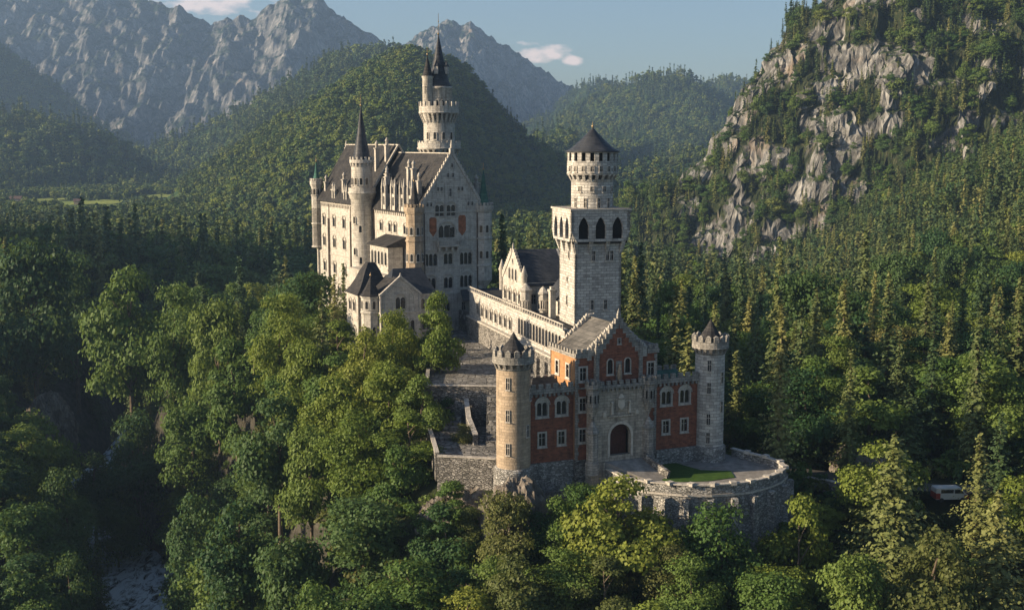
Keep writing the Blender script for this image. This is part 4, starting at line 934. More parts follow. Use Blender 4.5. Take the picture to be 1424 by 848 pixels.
# frescoes and balcony on the gable
for x0_, x1_, z0_, z1_ in ((2.3, 3.9, 23.0, 27.0), (8.9, 10.6, 23.0, 27.3)):
    mb = MB(); n = 9; b = [(x0_, z0_ + 1.1), ((x0_ + x1_) / 2, z0_), (x1_, z0_ + 1.1), (x1_, z1_ - .4), (x1_ - .3, z1_), (x0_ + .3, z1_), (x0_, z1_ - .4)]
    mb.panel(b, [], -.05, 0); mb.build('fresco', [M['fresco']], P)
mb = MB(); mb.box(3.8, 8.8, -1.3, 0, 20.9, 21.2); mb.box(3.8, 8.8, -1.35, -1.15, 22.05, 22.2); mb.box(3.8, 4.0, -1.3, 0, 21.2, 22.2); mb.box(8.6, 8.8, -1.3, 0, 21.2, 22.2)
for i in range(13): mb.box(3.85 + i * .4, 4.0 + i * .4, -1.3, -1.18, 21.2, 22.1)
for x in (4.2, 5.7, 7.1, 8.4): mb.rbox(x, -.5, 20.1, 20.9, .35, 1.0, 0)
mb.build('balcony', [M['trim']], P)
# lean-to porch roof and stair at the entrance
mb = MB(); mb.add([(8.2,-3.4,9.9),(19.5,-3.4,9.9),(19.5,-.2,11.7),(9.2,-.2,11.7),(8.2,-3.4,9.7),(19.5,-3.4,9.7),(19.5,-.2,11.5),(9.2,-.2,11.5)], [(0,1,2,3),(7,6,5,4),(0,4,5,1),(1,5,6,2),(3,7,4,0)]); mb.build('porch_roof', [M['dslate']], P)
mb = MB()
for i in range(9): mb.box(9.2, 12.8, -7.2 + i * .5, -.3, 3.0 + i * .42, 3.42 + i * .42)
mb.box(12.8, 13.3, -7.2, -.3, 2.6, 7.6); mb.box(8.7, 9.2, -7.2, -.3, 2.6, 7.6)
mb.build('entrance_stair', [M['pave']], P)
mb = MB(); mb.box(13.3, 19.0, -3.1, -.3, 2.0, 9.8); mb.build('porch_wall', [M['lime']], P)
put_window('s_arch', 14.6, -3.1, 7.2, 0, P); put_window('s_arch', 16.0, -3.1, 7.2, 0, P); put_window('s_arch', 17.4, -3.1, 7.2, 0, P)
# corner turrets of the gable
def oct_turret(cx, cy_, r, z0, zt, zs, m, roofm, label=None, z_in=None, spots=(), key='oct'):
    mb = MB(); pr = ([(.2, z0), (r, z0 + 2.2)] if z_in is None else [(r, z0)])
    mb.lathe(cx, cy_, pr + [(r, 16.4), (r + .18, 16.5), (r + .18, 16.75), (r, 16.9), (r, 22.1), (r + .18, 22.2), (r + .18, 22.5), (r, 22.6), (r, zt - 1.6), (r + .12, zt - 1.5), (r + .35, zt - .9), (r + .35, zt - .1), (r + .1, zt - .1), (r + .1, zt - .7), (0, zt - .7)] if zt > 26 else pr + [(r, zt)], 8, 0, R(22.5), False)
    mb.ringb(cx, cy_, r + .16, zt - .1, zt + .5, .55, .3, 8, 0, R(22.5)); mb.ringb(cx, cy_, r + .16, zt - .1, zt + .5, .4, .3, 8, 0, 0)
    o = mb.build('corner_turret', [M[m]], P); 
    if label: o['label'] = label
    spire(o, cx, cy_, r * .78, zt - .7, zs, M[roofm], 8, 'spire_roof', 1.4, .1, R(22.5), False)
    tower_windows(o, 's_arch', cx, cy_, r * .93, spots); return o
oct_turret(-.9, .3, 1.75, 9.0, 29.3, 34.3, 'ochre', 'slate', 'warm ochre turret on the left corner of the gable', 1, [(a, z) for a in (180, 225, 270, 315) for z in (23.6, 18.2, 12.6)])
oct_turret(14.9, .3, 1.75, 11.3, 29.3, 36.6, 'lime', 'copper', 'corner turret with a green copper spire', None, [(a, z) for a in (225, 270, 315) for z in (23.6, 18.2)])
oct_turret(-.5, L_ - .2, 1.3, 24.0, 33.0, 37.6, 'lime', 'copper', 'small turret on the far left corner', None, [(225, 29.5), (270, 29.5), (180, 29.5)])
# chimneys and dormers
def chimney(x, y, z0, z1, w=.9):
    mb = MB(); mb.box(x - w/2, x + w/2, y - w/2, y + w/2, z0, z1); mb.box(x - w/2 - .15, x + w/2 + .15, y - w/2 - .15, y + w/2 + .15, z1, z1 + .25)
    mb.lathe(x, y, [(w * .42, z1 + .25), (w * .36, z1 + 1.0), (w * .5, z1 + 1.1), (w * .5, z1 + 1.25), (.1, z1 + 1.9), (0, z1 + 1.95)], 8); mb.build('chimney', [M['trim']], P)
for x, y, z0, z1 in [(.9,58.5,28,32.5),(.9,46.0,28,33.4),(1.1,54.0,28,30.8),(2.6,23.2,31,35.2),(1.6,21,29,34.6),(3.3,12.5,32,36.8),(2.8,9.0,31,36.6),(1.6,3.4,29,34.2),(5.6,30.5,36,41.5),(12.8,8,30,35.5),(4.2,33.2,34,40.8),(14.4,2.6,28,33.6)]: chimney(x, y, z0, z1)
def dormer(y, w=2.0, zt=32.5):
    mb = MB(); mb.box(-.25, 3.2, y - w/2, y + w/2, 27.9, zt - 1.2, 0)
    mb.add([(-.3, y - w/2 - .1, zt - 1.2), (-.3, y + w/2 + .1, zt - 1.2), (-.3, y, zt + .6), (4.2, y - w/2 - .1, zt - 1.2), (4.2, y + w/2 + .1, zt - 1.2), (4.2, y, zt + .6)], [(0,2,1),(0,3,5,2),(1,2,5,4)], 1)
    mb.box(-.3, -.24, y - .4, y + .4, 28.9, 30.7, 2)
    for s_ in (-1, 1):
        mb.box(-.45, .1, y + s_ * w/2 - .22, y + s_ * w/2 + .22, 27.9, zt + .4, 0); mb.lathe(-.18, y + s_ * w/2, [(.34, zt + .4), (.3, zt + .7), (.04, zt + 2.3), (0, zt + 2.35)], 6, 0)
    mb.rbox(-.2, y, zt + .2, zt + 1.8, .3, .3, 0, 0, .3); mb.build('dormer', [M['lime'], M['slate'], M['glass']], P)
for y in (18.2, 13.0, 8.2, 4.0, 42.0, 50.0): dormer(y, 2.0 if y < 30 else 1.5, 32.6 if y < 30 else 30.5)
# projecting bay under the stair tower side
mb = MB(); mb.box(-3.9, -.55, 7.4, 17.6, -3, 20.6, 0); mb.add([(-4.4,6.9,20.8),(-4.4,18.0,20.8),(0,18.0,22.6),(0,6.9,22.6),(-4.4,6.9,20.5),(-4.4,18.0,20.5),(0,18.0,20.5),(0,6.9,20.5)], [(0,3,2,1),(0,4,7,3),(0,1,5,4),(1,2,6,5),(4,5,6,7)], 1)
mb.box(-4.1, -.3, 7.2, 17.8, 15.6, 15.9, 0)
mb.build('side_bay', [M['lime'], M['slate']], P)
for y in (16.2, 14.4, 12.5, 10.6, 8.7): put_window('s_big', -3.9, y, 16.7, -math.pi / 2, P)
mb = MB(); mb.box(-5.6, -.6, -1.2, 26, -3, 14.6, 0); mb.box(-5.8, -.6, -1.4, 26, 14.6, 14.9, 1); mb.build('lower_terrace', [M['lime'], M['trim']], P)
# octagonal stair tower
sx, sy, sr = -1.7, 27.5, 2.55
mb = MB(); mb.lathe(sx, sy, [(sr + .3, -12), (sr + .3, 13), (sr, 13.2), (sr, 29.6), (sr + .25, 29.9), (sr + .55, 31.0)], 12, 0, 0, True, False)
mb.lathe(sx, sy, [(sr + .55, 31.0), (sr + .65, 31.1), (sr + .65, 31.3), (sr + .5, 31.4), (sr + .5, 32.3), (sr + .3, 32.3), (sr + .3, 31.4), (sr - .2, 31.4)], 24, 0, 0, False, False)
mb.lathe(sx, sy, [(sr - .2, 31.4), (sr - .2, 37.6)], 24, 0, 0, True, False); arcring(mb, sx, sy, sr - .2, sr + .15, 37.0, 37.8, 18)
mb.lathe(sx, sy, [(sr - .2, 37.8), (sr + .15, 37.8), (sr + .15, 38.5), (sr - .1, 38.5), (sr - .1, 38.0), (0, 38.0)], 24, 0, 0, False, False); mb.ringb(sx, sy, sr + .02, 38.5, 39.1, .45, .24, 16)
st_ = mb.build('stair_tower', [M['lime']], P); st_['label'] = 'slender stair tower with a dark spire on the left side of the palace'
spire(st_, sx, sy, sr - .45, 38.4, 50.2, M['dslate'], 16, 'spire_roof', 2.6, .1)
tower_windows(st_, 's_arch', sx, sy, sr - .2, [(a, 33.0) for a in (185, 215, 245, 275)]); tower_windows(st_, 's_arch', sx, sy, sr, [(205, 24.5), (238, 22.5), (205, 17.5), (238, 15.5), (220, 10.0), (200, 5)])
# main tower with side turret
mx_, my_, mr = 14.2, 20.8, 3.45
mb = MB(); mb.lathe(mx_, my_, [(mr + .1, -4), (mr + .1, 38.9)], 32, 0, cap=False); arcring(mb, mx_, my_, mr + .1, mr + 1.35, 38.6, 40.7, 22)
mb.lathe(mx_, my_, [(mr, 40.7), (mr + 1.35, 40.7), (mr + 1.5, 40.9), (mr + 1.5, 41.1), (mr + 1.35, 41.2), (mr + 1.35, 42.2), (mr + 1.1, 42.2), (mr + 1.1, 41.2), (mr, 41.2)], 32, 0, cap=False, smooth=False)
mb.ringb(mx_, my_, mr + 1.22, 42.2, 42.6, .5, .25, 24)
mb.lathe(mx_, my_, [(mr, 41.1), (mr, 47.3)], 32, 0, cap=False); arcring(mb, mx_, my_, mr, mr + 1.0, 46.6, 48.6, 24)
mb.lathe(mx_, my_, [(mr - .2, 48.6), (mr + 1.0, 48.6), (mr + 1.1, 48.8), (mr + 1.0, 49.0), (mr + 1.0, 50.2), (mr + .8, 50.2), (mr + .8, 49.1), (0, 49.1)], 32, 0, cap=False, smooth=False)
mb.ringb(mx_, my_, mr + .9, 50.2, 51.2, .55, .25, 20)
mb.lathe(mx_, my_, [(mr - .5, 49.0), (mr - .5, 53.9), (mr - .3, 54.1), (mr - .3, 54.5), (0, 54.5)], 32, 0, cap=False)
mt_ = mb.build('main_tower', [M['lime']], P); mt_['label'] = 'tallest round tower with two galleries and a dark pointed spire'
spire(mt_, mx_, my_, mr - .75, 54.5, 65.8, M['dslate'], 20, 'spire_roof', 4.6, .2)
tower_windows(mt_, 's_arch', mx_, my_, mr - .5, [(a, 50.0) for a in range(190, 360, 24)]); tower_windows(mt_, 's_arch', mx_, my_, mr, [(230, 43.0), (262, 43.0), (295, 43.0), (200, 43)])
mb = MB(); tx_, ty_ = mx_ - 3.1, my_ - .9
mb.lathe(tx_, ty_, [(.2, 46.0), (1.15, 48.2), (1.15, 56.2), (1.3, 56.4), (1.3, 56.7)], 16, 0, cap=False); su = mb.build('side_turret', [M['lime']], P); spire(su, tx_, ty_, 1.2, 56.7, 61.2, M['slate'], 12, 'spire_roof', 1.6, .1)
tower_windows(su, 's_slit', tx_, ty_, 1.12, [(225, 53), (260, 50)])
for a in (230, 310):    # lucarnes on the main spire
    t = R(a); mb = MB(); x, y = mx_ + 1.75 * math.cos(t), my_ + 1.75 * math.sin(t); mb.rbox(x, y, 57.2, 58.8, .8, 1.1, t + math.pi / 2, 0); mb.rbox(x, y, 58.8, 60.2, .95, 1.2, t + math.pi / 2, 1, .1); mb.build('spire_dormer', [M['trim'], M['dslate']], mt_)

# ------------------------------------------------------------------ lower gabled annex
A = empty('chapel_annex', (-25.2, 233, 0), R(25), 'small pale annex with an arched gable and dark roof at the foot of the palace', 'annex'); zo = 0
ag = [(0, -10), (8.0, -10), (8.0, 13.3), (4.0, 16.3), (0, 13.3)]
wall(A, 0, 0, 0, ag, [(4.0, 10.3, 'big2'), (4.0, 5.6, 'big2'), (1.6, 6.0, 'arch1'), (6.4, 6.0, 'arch1')], 'lime', 'gable_wall')
wall(A, 0, 6, -math.pi / 2, rect(0, 6, -10, 13.3), [(2.0, 10.4, 'arch1'), (4.2, 10.4, 'arch1'), (2.0, 5.0, 'arch1'), (4.2, 5.0, 'arch1')], 'lime', 'side_wall')
wall(A, 8.0, 1.2, 0, rect(0, 3.6, -4, 12.9), [(1.0, 9.9, 'arch1'), (2.4, 9.9, 'arch1'), (1.7, 5.8, 'twin')], 'lime', 'front_wall')
wall(A, 11.6, 1.2, math.pi / 2, rect(0, 9, -4, 12.9), [], 'lime', 'side_wall')
mb = MB(); mb.box(-.15, 8.15, -.18, 0, 9.5, 9.75); mb.box(-.18, 0, 0, 6, 9.5, 9.75); mb.box(8.0, 11.7, 1.0, 1.2, 12.7, 12.95)
for x in (0, 1.0, 7.0, 8.0): mb.box(x - .2, x + .2, -.14, 0, 9.75, 13.4)
mb.beam((-.3, -.02, 13.0), (4.0, -.02, 16.6), .5, .4); mb.beam((8.3, -.02, 13.0), (4.0, -.02, 16.6), .5, .4); mb.rbox(4, -.02, 16.5, 17.3, .4, .4, 0, 0, .3)
a1, a2 = shape(5.4, 4.6, 'round', 0, 14)[2:], shape(5.4, 4.6, 'round', .28, 14)[2:]
for i in range(len(a1) - 1):
    p = [(a1[i], -.16), (a2[i], -.16), (a2[i + 1], -.16), (a1[i + 1], -.16)]; mb.add([(4 + q[0], y, 10.0 + q[1]) for q, y in p] + [(4 + q[0], 0, 10.0 + q[1]) for q, y in p], [(0,1,2,3),(0,4,5,1),(1,5,6,2),(2,6,7,3),(3,7,4,0)])
mb.build('stone_trim', [M['trim']], A)
mb = MB(); gable_roof(mb, 0, 8.0, .4, 8.0, 13.2, 16.2, 'y', .1); mb.build('gable_roof', [M['slate']], A)
mb = MB(); mb.add([(7.6,.9,12.9),(12.0,.9,12.9),(12.0,10.6,12.9),(2.0,10.6,12.9),(2.0,.9,12.9),(4.5,5.6,17.6),(10.4,5.6,17.6)], [(4,0,1,6,5),(1,2,6),(2,3,5,6),(3,4,5)]); mb.build('hipped_roof', [M['dslate']], A)
ax0, ax1, ay0, ay1 = -2.6, 2.6, 6.0, 13.4
wall(A, ax0, ay1, -math.pi / 2, rect(0, 7.4, -12, 12.6), [(2.4, 9.3, 'twin'), (5.0, 9.3, 'twin'), (2.4, 4.0, 'twin'), (5.0, 4.0, 'twin'), (3.7, -1, 'twin')], 'lime', 'side_wall')
wall(A, ax0, ay0, 0, rect(0, 2.6, -12, 12.6), [(1.2, 9.6, 'arch1'), (1.2, 4.2, 'arch1')], 'lime', 'front_wall')
mb = MB(); mb.box(ax0 - .16, ax0, ay0, ay1, 8.0, 8.25); mb.box(ax0 - .16, ax0 + 2.6, ay0 - .16, ay0, 8.0, 8.25); mb.build('string_course', [M['trim']], A)
mb = MB(); mb.box(ax0 - .2, ax0, ay0 - .2, ay1, 12.3, 12.7); mb.build('cornice', [M['trim']], A)
mb = MB(); pr = [(1.0, 12.6), (.80, 13.6), (.60, 15.2), (.42, 17.0), (.2, 18.6)]; cxr, cyr = 1.4, 9.9
prev = None
for sc_, z in pr:
    row = [(cxr + (x - cxr) * sc_, cyr + (y - cyr) * sc_, z) for x, y in ((ax0 - .4, ay0 - .4), (ax1 + 2, ay0 - .4), (ax1 + 2, ay1 + .4), (ax0 - .4, ay1 + .4))]
    if prev: mb.add(prev + row, [(i, (i + 1) % 4, 4 + (i + 1) % 4, 4 + i) for i in range(4)])
    prev = row
mb.poly3(prev); mb.build('flared_roof', [M['slate']], A)
mb = MB(); mb.box(2.6, 11.5, 5.5, 13, -4, 12.5); mb.build('rear_wall', [M['lime']], A)

mb = MB(); mb.lathe(-1.0, 3.0, [(1.9, -8), (1.9, 9.3), (2.1, 9.5), (2.1, 9.8), (1.9, 9.9), (1.9, 12.4), (2.15, 12.6), (2.15, 12.9)], 8, 0, R(22.5), False); o = mb.build('apse', [M['lime']], A)
spire(o, -1.0, 3.0, 2.1, 12.9, 16.6, M['slate'], 8, 'roof', .8, .1, R(22.5), False); tower_windows(o, 's_arch', -1.0, 3.0, 1.76, [(a, z) for a in (180, 225, 270) for z in (10.4, 5.4)])
# ------------------------------------------------------------------ courtyards and retaining walls
def slab(name, pts, z1, z0, m, side='rubble', kind=None):
    mb = MB(); n = len(pts); mb.add([(x, y, z1) for x, y in pts], [tuple(range(n))], 0)
    mb.add([(x, y, z0) for x, y in pts] + [(x, y, z1 - .02) for x, y in pts], [(i, (i + 1) % n, n + (i + 1) % n, n + i) for i in range(n)], 1)
    o = mb.build(name, [M[m], M[side]]); o['kind'] = kind or 'structure'; return o
slab('upper_courtyard_paving', [(-13.5, 190), (-1.5, 189), (4.5, 176), (8, 176), (8.2, 192), (-9, 246), (-6, 262), (-27, 246), (-24, 226), (-14.5, 214)], 3.3, -9, 'pave')
slab('lower_courtyard_paving', [(-10.4, 168.2), (-2.0, 166.5), (0.5, 162), (9, 167), (6, 178), (1, 189.5), (-13, 190.5)], -2.4, -11, 'pave')
def wallrun(name, pts, h, th, m, label, cat, cop='trim', base=None):
    mb = MB()
    for a, b in zip(pts, pts[1:]):
        L = math.hypot(b[0] - a[0], b[1] - a[1]); ang = math.atan2(b[1] - a[1], b[0] - a[0]); nseg = max(1, int(L / 4))
        for i in range(nseg):
            p = [a[k] + (b[k] - a[k]) * i / nseg for k in range(3)]; q = [a[k] + (b[k] - a[k]) * (i + 1) / nseg for k in range(3)]
            dx, dy = -math.sin(ang) * th / 2, math.cos(ang) * th / 2
            for hw, z0, z1, mi in ((1.0, -h, 0, 0), (1.25, 0, .16, 1)):
                v = []
                for zz in (z0, z1):
                    for c, s_ in ((p, -1), (q, -1), (q, 1), (p, 1)): v.append((c[0] + s_ * dx * hw, c[1] + s_ * dy * hw, c[2] + zz))
                mb.add(v, [(0,3,2,1),(4,5,6,7),(0,1,5,4),(1,2,6,5),(2,3,7,6),(3,0,4,7)], mi)
    o = mb.build(name, [M[m], M[cop]]); return tag(o, label, cat, None, 'thing')
wallrun('retaining_wall', [(-10.5, 168.0, -1.6), (-6, 167.2, -1.6), (-2.2, 166.4, -1.6)], 10, .7, 'rubble', 'rough grey retaining wall left of the ochre round tower', 'wall')
wallrun('parapet_wall', [(-13.6, 189.6, 4.2), (-7, 189.2, 4.2), (-1.5, 188.8, 4.2)], 7.6, .6, 'rubble', 'stone parapet wall dropping from the upper courtyard to the lower one', 'wall')
wallrun('courtyard_wall', [(-7.2, 188.6, 2.2), (-6.6, 182.5, .6), (-5.4, 177.5, -.9)], 3.6, .6, 'rubble', 'sloping stone wall beside the steps of the lower courtyard', 'wall')
wallrun('garden_wall', [(-13.6, 190.2, 3.9), (-14.6, 213, 4.2), (-24, 226, 4.2)], 3, .5, 'rubble', 'low stone parapet along the left edge of the upper courtyard', 'wall')
wallrun('link_wall', [(8.4, 191.8, 8.6), (8.1, 184, 8.0), (7.2, 175.5, 7.4)], 13, .9, 'rubble', 'rough stone wall linking the gatehouse to the arcaded wing', 'wall')
wallrun('ledge_wall', [(-10.6, 168.5, -1.3), (-12.0, 179, -1.3), (-13.6, 189, -1.3)], 4, .5, 'rubble', 'low parapet on the left edge of the lower courtyard', 'wall')
mb = MB()
for i in range(10): mb.box(-3.9, -1.2, 177.5 + i * .95, 188.4, -2.4 + i * .55, -2.4 + (i + 1) * .55)
o = mb.build('courtyard_steps', [M['pave']]); tag(o, 'flight of stone steps climbing between the two courtyards', 'steps')
mb = MB()
for i in range(5): mb.box(-12.5 + i * .15, -7.9, 180.5 + i * 1.6, 188.9, -2.4, -2.1 + i * .45)
o = mb.build('garden_terraces', [M['pave']]); tag(o, 'low stepped stone ledges below the upper courtyard parapet', 'terraces')
# forest road wall on the right, parked van
rw = [gp(1098, 660, -6.6), gp(1150, 668, -7.0), gp(1200, 679, -7.4), gp(1250, 690, -7.8)]
wallrun('road_wall', [(p.x, p.y, p.z) for p in rw], 3.6, .6, 'rubble', 'grey stone retaining wall of the forest road right of the bastion', 'wall')
rpts = [(38, 184), (44, 180.5), (50, 177.5), (56, 174.5), (64, 172.5), (78, 172), (100, 174)]
mb = MB(); V = []
for i, (x, y) in enumerate(rpts):
    z = -7.6 - .12 * min(i, 4)
    V += [(x, y - .6, z), (x + 1.2, y + 3.6, z)]
mb.add(V, [(2 * i, 2 * i + 2, 2 * i + 3, 2 * i + 1) for i in range(len(rpts) - 1)]); o = mb.build('forest_road', [M['road']]); o['kind'] = 'structure'
# ================================================================== trees
def leaf_mat(name, stops, tr=.42):
    m, t = mat(name); k = NT(t); oi = k.n('ShaderNodeObjectInfo'); tc = k.n('ShaderNodeTexCoord').outputs['Object']
    n = k.noise(tc, .55, 3); n2 = k.noise(tc, 4.5, 2); f = k.m('ADD', k.m('ADD', k.m('MULTIPLY', oi.outputs['Random'], .55), k.m('MULTIPLY', n, .4)), k.m('MULTIPLY', k.m('SUBTRACT', n2, .45), .9))
    c = k.ramp(f, stops)
    p = k.n('ShaderNodeBsdfPrincipled'); k.l(c, p.inputs['Base Color']); p.inputs['Roughness'].default_value = .6; p.inputs['Specular IOR Level'].default_value = .25
    tl = k.n('ShaderNodeBsdfTranslucent'); k.l(k.mix(.5, c, (.12,.15,.02)), tl.inputs[0])
    mx = k.n('ShaderNodeMixShader'); mx.inputs[0].default_value = tr; k.l(p.outputs[0], mx.inputs[1]); k.l(tl.outputs[0], mx.inputs[2])
    o = k.n('ShaderNodeOutputMaterial'); k.l(mx.outputs[0], o.inputs[0]); return m
LM = dict(
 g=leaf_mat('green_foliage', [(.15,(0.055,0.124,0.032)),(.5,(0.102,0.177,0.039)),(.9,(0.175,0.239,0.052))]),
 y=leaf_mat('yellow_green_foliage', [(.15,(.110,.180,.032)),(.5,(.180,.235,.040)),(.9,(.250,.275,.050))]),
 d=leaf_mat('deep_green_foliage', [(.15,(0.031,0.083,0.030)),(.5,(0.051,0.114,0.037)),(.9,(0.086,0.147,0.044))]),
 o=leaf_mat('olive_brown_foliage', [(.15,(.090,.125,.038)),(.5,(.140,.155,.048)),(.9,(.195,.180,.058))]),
 c=leaf_mat('conifer_needles', [(.15,(0.040,0.080,0.035)),(.5,(0.072,0.115,0.042)),(.9,(0.136,0.157,0.052))], .15),
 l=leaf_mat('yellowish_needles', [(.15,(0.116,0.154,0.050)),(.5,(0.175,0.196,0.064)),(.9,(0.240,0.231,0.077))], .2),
 f=leaf_mat('far_mixed_foliage', [(.10,(0.035,0.083,0.033)),(.4,(0.069,0.130,0.037)),(.7,(0.139,0.186,0.044)),(.95,(0.226,0.233,0.053))], .2))
M['bark'] = plain('grey_brown_bark', (.12,.095,.07), .9, .1, .4, sc=3); M['pbark'] = plain('pale_bark', (.30,.27,.22), .9, .1, .3, sc=3)

def quads(C, Nn, S, rng, asp=1.0):
    """leaf clump faces: centres C, normals Nn, sizes S"""
    Nn = Nn / (np.linalg.norm(Nn, axis=1, keepdims=True) + 1e-9)
    a = rng.normal(size=C.shape); T = np.cross(Nn, a); T /= np.linalg.norm(T, axis=1, keepdims=True) + 1e-9; B = np.cross(Nn, T)
    S = S[:, None] * .5
    # irregular rhombi read as leafy sprays rather than as squares
    j = rng.uniform(.65, 1.25, (4, len(C), 1))
    V = np.stack([C - T * S * asp * j[0], C - B * S * j[1] * .8, C + T * S * asp * j[2], C + B * S * j[3] * .8], 1).reshape(-1, 3)
    return V, np.arange(len(V)).reshape(-1, 4)
def tube(pts, rad, n=7):
    V = []; F = []
    for i, (p, r) in enumerate(zip(pts, rad)):
        for j in range(n): a = 2 * math.pi * j / n; V.append((p[0] + r * math.cos(a), p[1] + r * math.sin(a), p[2]))
    for i in range(len(pts) - 1):
        for j in range(n): F.append((i * n + j, i * n + (j + 1) % n, (i + 1) * n + (j + 1) % n, (i + 1) * n + j))
    return V, F
def merge(parts):
    V = []; F = []; b = 0
    for v, f in parts: v = np.asarray(v, float); V.append(v); F.append(np.asarray(f) + b); b += len(v)
    return np.vstack(V), np.vstack(F)
def broadleaf(seed, H=15.0, Wd=11.0, nl=34, nq=7000, qs=.46, base=.22, shape_=0):
    rng = np.random.default_rng(seed); cz = H * (base + (1 - base) / 2); rz = H * (1 - base) / 2; rx = Wd / 2
    lob = []
    while len(lob) < nl:
        p = rng.uniform(-1, 1, 3); r = np.linalg.norm(p)
        if r > 1.1 or r < .42: continue
        taper = 1 - (.30 + .25 * shape_) * max(0, p[2])          # narrower towards the top
        lob.append((p[0] * rx * .86 * taper, p[1] * rx * .86 * taper, cz + p[2] * rz * .86, rng.uniform(.085, .25) * Wd * (1.0 - .25 * max(0, p[2]))))
    lob.append((rng.normal() * .4, rng.normal() * .4, H - .16 * Wd, .17 * Wd))
    lob = np.array(lob); wts = lob[:, 3] ** 2; idx = rng.choice(len(lob), nq, p=wts / wts.sum())
    d = rng.normal(size=(nq, 3)); d[:, 2] = np.where(d[:, 2] < -.2, -d[:, 2] * .6, d[:, 2]); d /= np.linalg.norm(d, axis=1, keepdims=True)
    rr = lob[idx, 3] * (1.0 + .22 * rng.normal(size=nq)).clip(.45, 1.5)
    C = lob[idx, :3] + d * rr[:, None] * np.array([1, 1, .78])
    out = C - np.array([0, 0, cz]); out /= np.linalg.norm(out, axis=1, keepdims=True) + 1e-6
    Nn = d * .8 + out * .35 + rng.normal(size=(nq, 3)) * .6 + np.array([0, 0, .3])
    V, F = quads(C, Nn, rng.uniform(.6, 1.4, nq) * qs, rng)
    tp = [tube([(0, 0, -1.5), (.05, 0, H * .25), (rng.normal() * .2, rng.normal() * .2, H * .55), (rng.normal() * .3, rng.normal() * .3, H * .82)], [.034 * Wd, .026 * Wd, .015 * Wd, .004 * Wd])]
    for i in rng.choice(len(lob), 7, replace=False):
        x, y, z = lob[i, :3]; z0 = max(H * .2, z - .45 * math.hypot(x, y) - H * .12); tp.append(tube([(0, 0, z0), (x * .5, y * .5, (z0 + z) / 2 + .3), (x, y, z)], [.016 * Wd, .010 * Wd, .003 * Wd], 5))
    return (V, F), merge(tp)
def conifer(seed, H=20.0, Wd=7.0, nw=30, nb=11, npb=7, qs=.55, base=.10, ragged=.25):
    rng = np.random.default_rng(seed); C = []; Nn = []; S = []
    for i in range(nw):
        t = base + (1 - base) * (i + rng.uniform(-.3, .3)) / nw; z = H * t
        r = Wd / 2 * (1 - t) ** .82 * (1.02 if t > base + .06 else .8) + .12
        for b in range(max(4, int(nb * (1 - t * .55)))):
            a = rng.uniform(0, 2 * math.pi); rl = r * rng.uniform(1 - 2 * ragged, 1 + ragged); droop = rng.uniform(.12, .42)
            k = max(2, int(npb * rl / (Wd / 2) + 1.5))
            for j in range(k):
                q = (j + rng.uniform(.2, .9)) / k; rad = rl * q
                C.append((rad * math.cos(a) + rng.normal() * .12, rad * math.sin(a) + rng.normal() * .12, z - droop * rad + .25 * rad * q + rng.normal() * .1))
                Nn.append((math.cos(a) * .55 + rng.normal() * .35, math.sin(a) * .55 + rng.normal() * .35, .8)); S.append(qs * rng.uniform(.7, 1.5) * (1.15 - .45 * q))
    C = np.array(C); V, F = quads(C, np.array(Nn), np.array(S), rng, 1.3)
    tp = tube([(0, 0, -1.5), (0, 0, H * .3), (0, 0, H * .7), (0, 0, H)], [.022 * H * .8, .016 * H * .8, .008 * H * .8, .01], 6)
    return (V, F), (np.array(tp[0], float), np.array(tp[1]))
BL = []; CN = []
for i, (w_, n_, sh_) in enumerate([(11, 34, 0), (12, 40, .2), (10, 26, .5), (11.5, 30, 0), (9, 24, .9)]):
    (cv, cf), (tv, tf) = broadleaf(300 + i, 15, w_, n_, 11500, .45, .08, sh_)
    BL.append((np_mesh('crown', cv, cf, [LM['g']], False), np_mesh('trunk', tv, tf, [M['bark']])))
for i, (w_, rg_) in enumerate([(7.0, .22), (6.2, .3), (8.5, .34), (5.6, .2), (13.0, .38)]):
    (cv, cf), (tv, tf) = conifer(400 + i, 20, w_, 46, 15 if i < 4 else 26, 8 if i < 4 else 15, .44, .06 + .02 * i, rg_)
    CN.append((np_mesh('crown', cv, cf, [LM['c']], False), np_mesh('trunk', tv, tf, [M['bark']])))
HB, HC = 15.0, 20.0
rt = random.Random(11)
placed = []
def tree(x, y, ztop, H, Wd, kind, tone, label, group=None, var=None):
    """kind b broadleaf, c conifer; the trunk stands on the ground under it"""
    src = BL if kind == 'b' else CN; i = rt.randrange(5 if kind == 'b' else 4) if var is None else var
    h0 = HB if kind == 'b' else HC; w0 = ([11, 12, 10, 11.5, 9] if kind == 'b' else [7, 6.2, 8.5, 5.6, 13.0])[i]
    r = empty('broadleaf_tree' if kind == 'b' else 'conifer', (x, y, ztop - H), rt.uniform(0, 6.28), label, 'tree', group)
    r.scale = (Wd / w0, Wd / w0 * rt.uniform(.92, 1.08), H / h0)
    c = bpy.data.objects.new('crown', src[i][0]); col.objects.link(c); c.parent = r; c.material_slots[0].link = 'OBJECT'; c.material_slots[0].material = LM[tone]
    t = bpy.data.objects.new('trunk', src[i][1]); col.objects.link(t); t.parent = r
    placed.append((x, y, Wd / 2)); return r
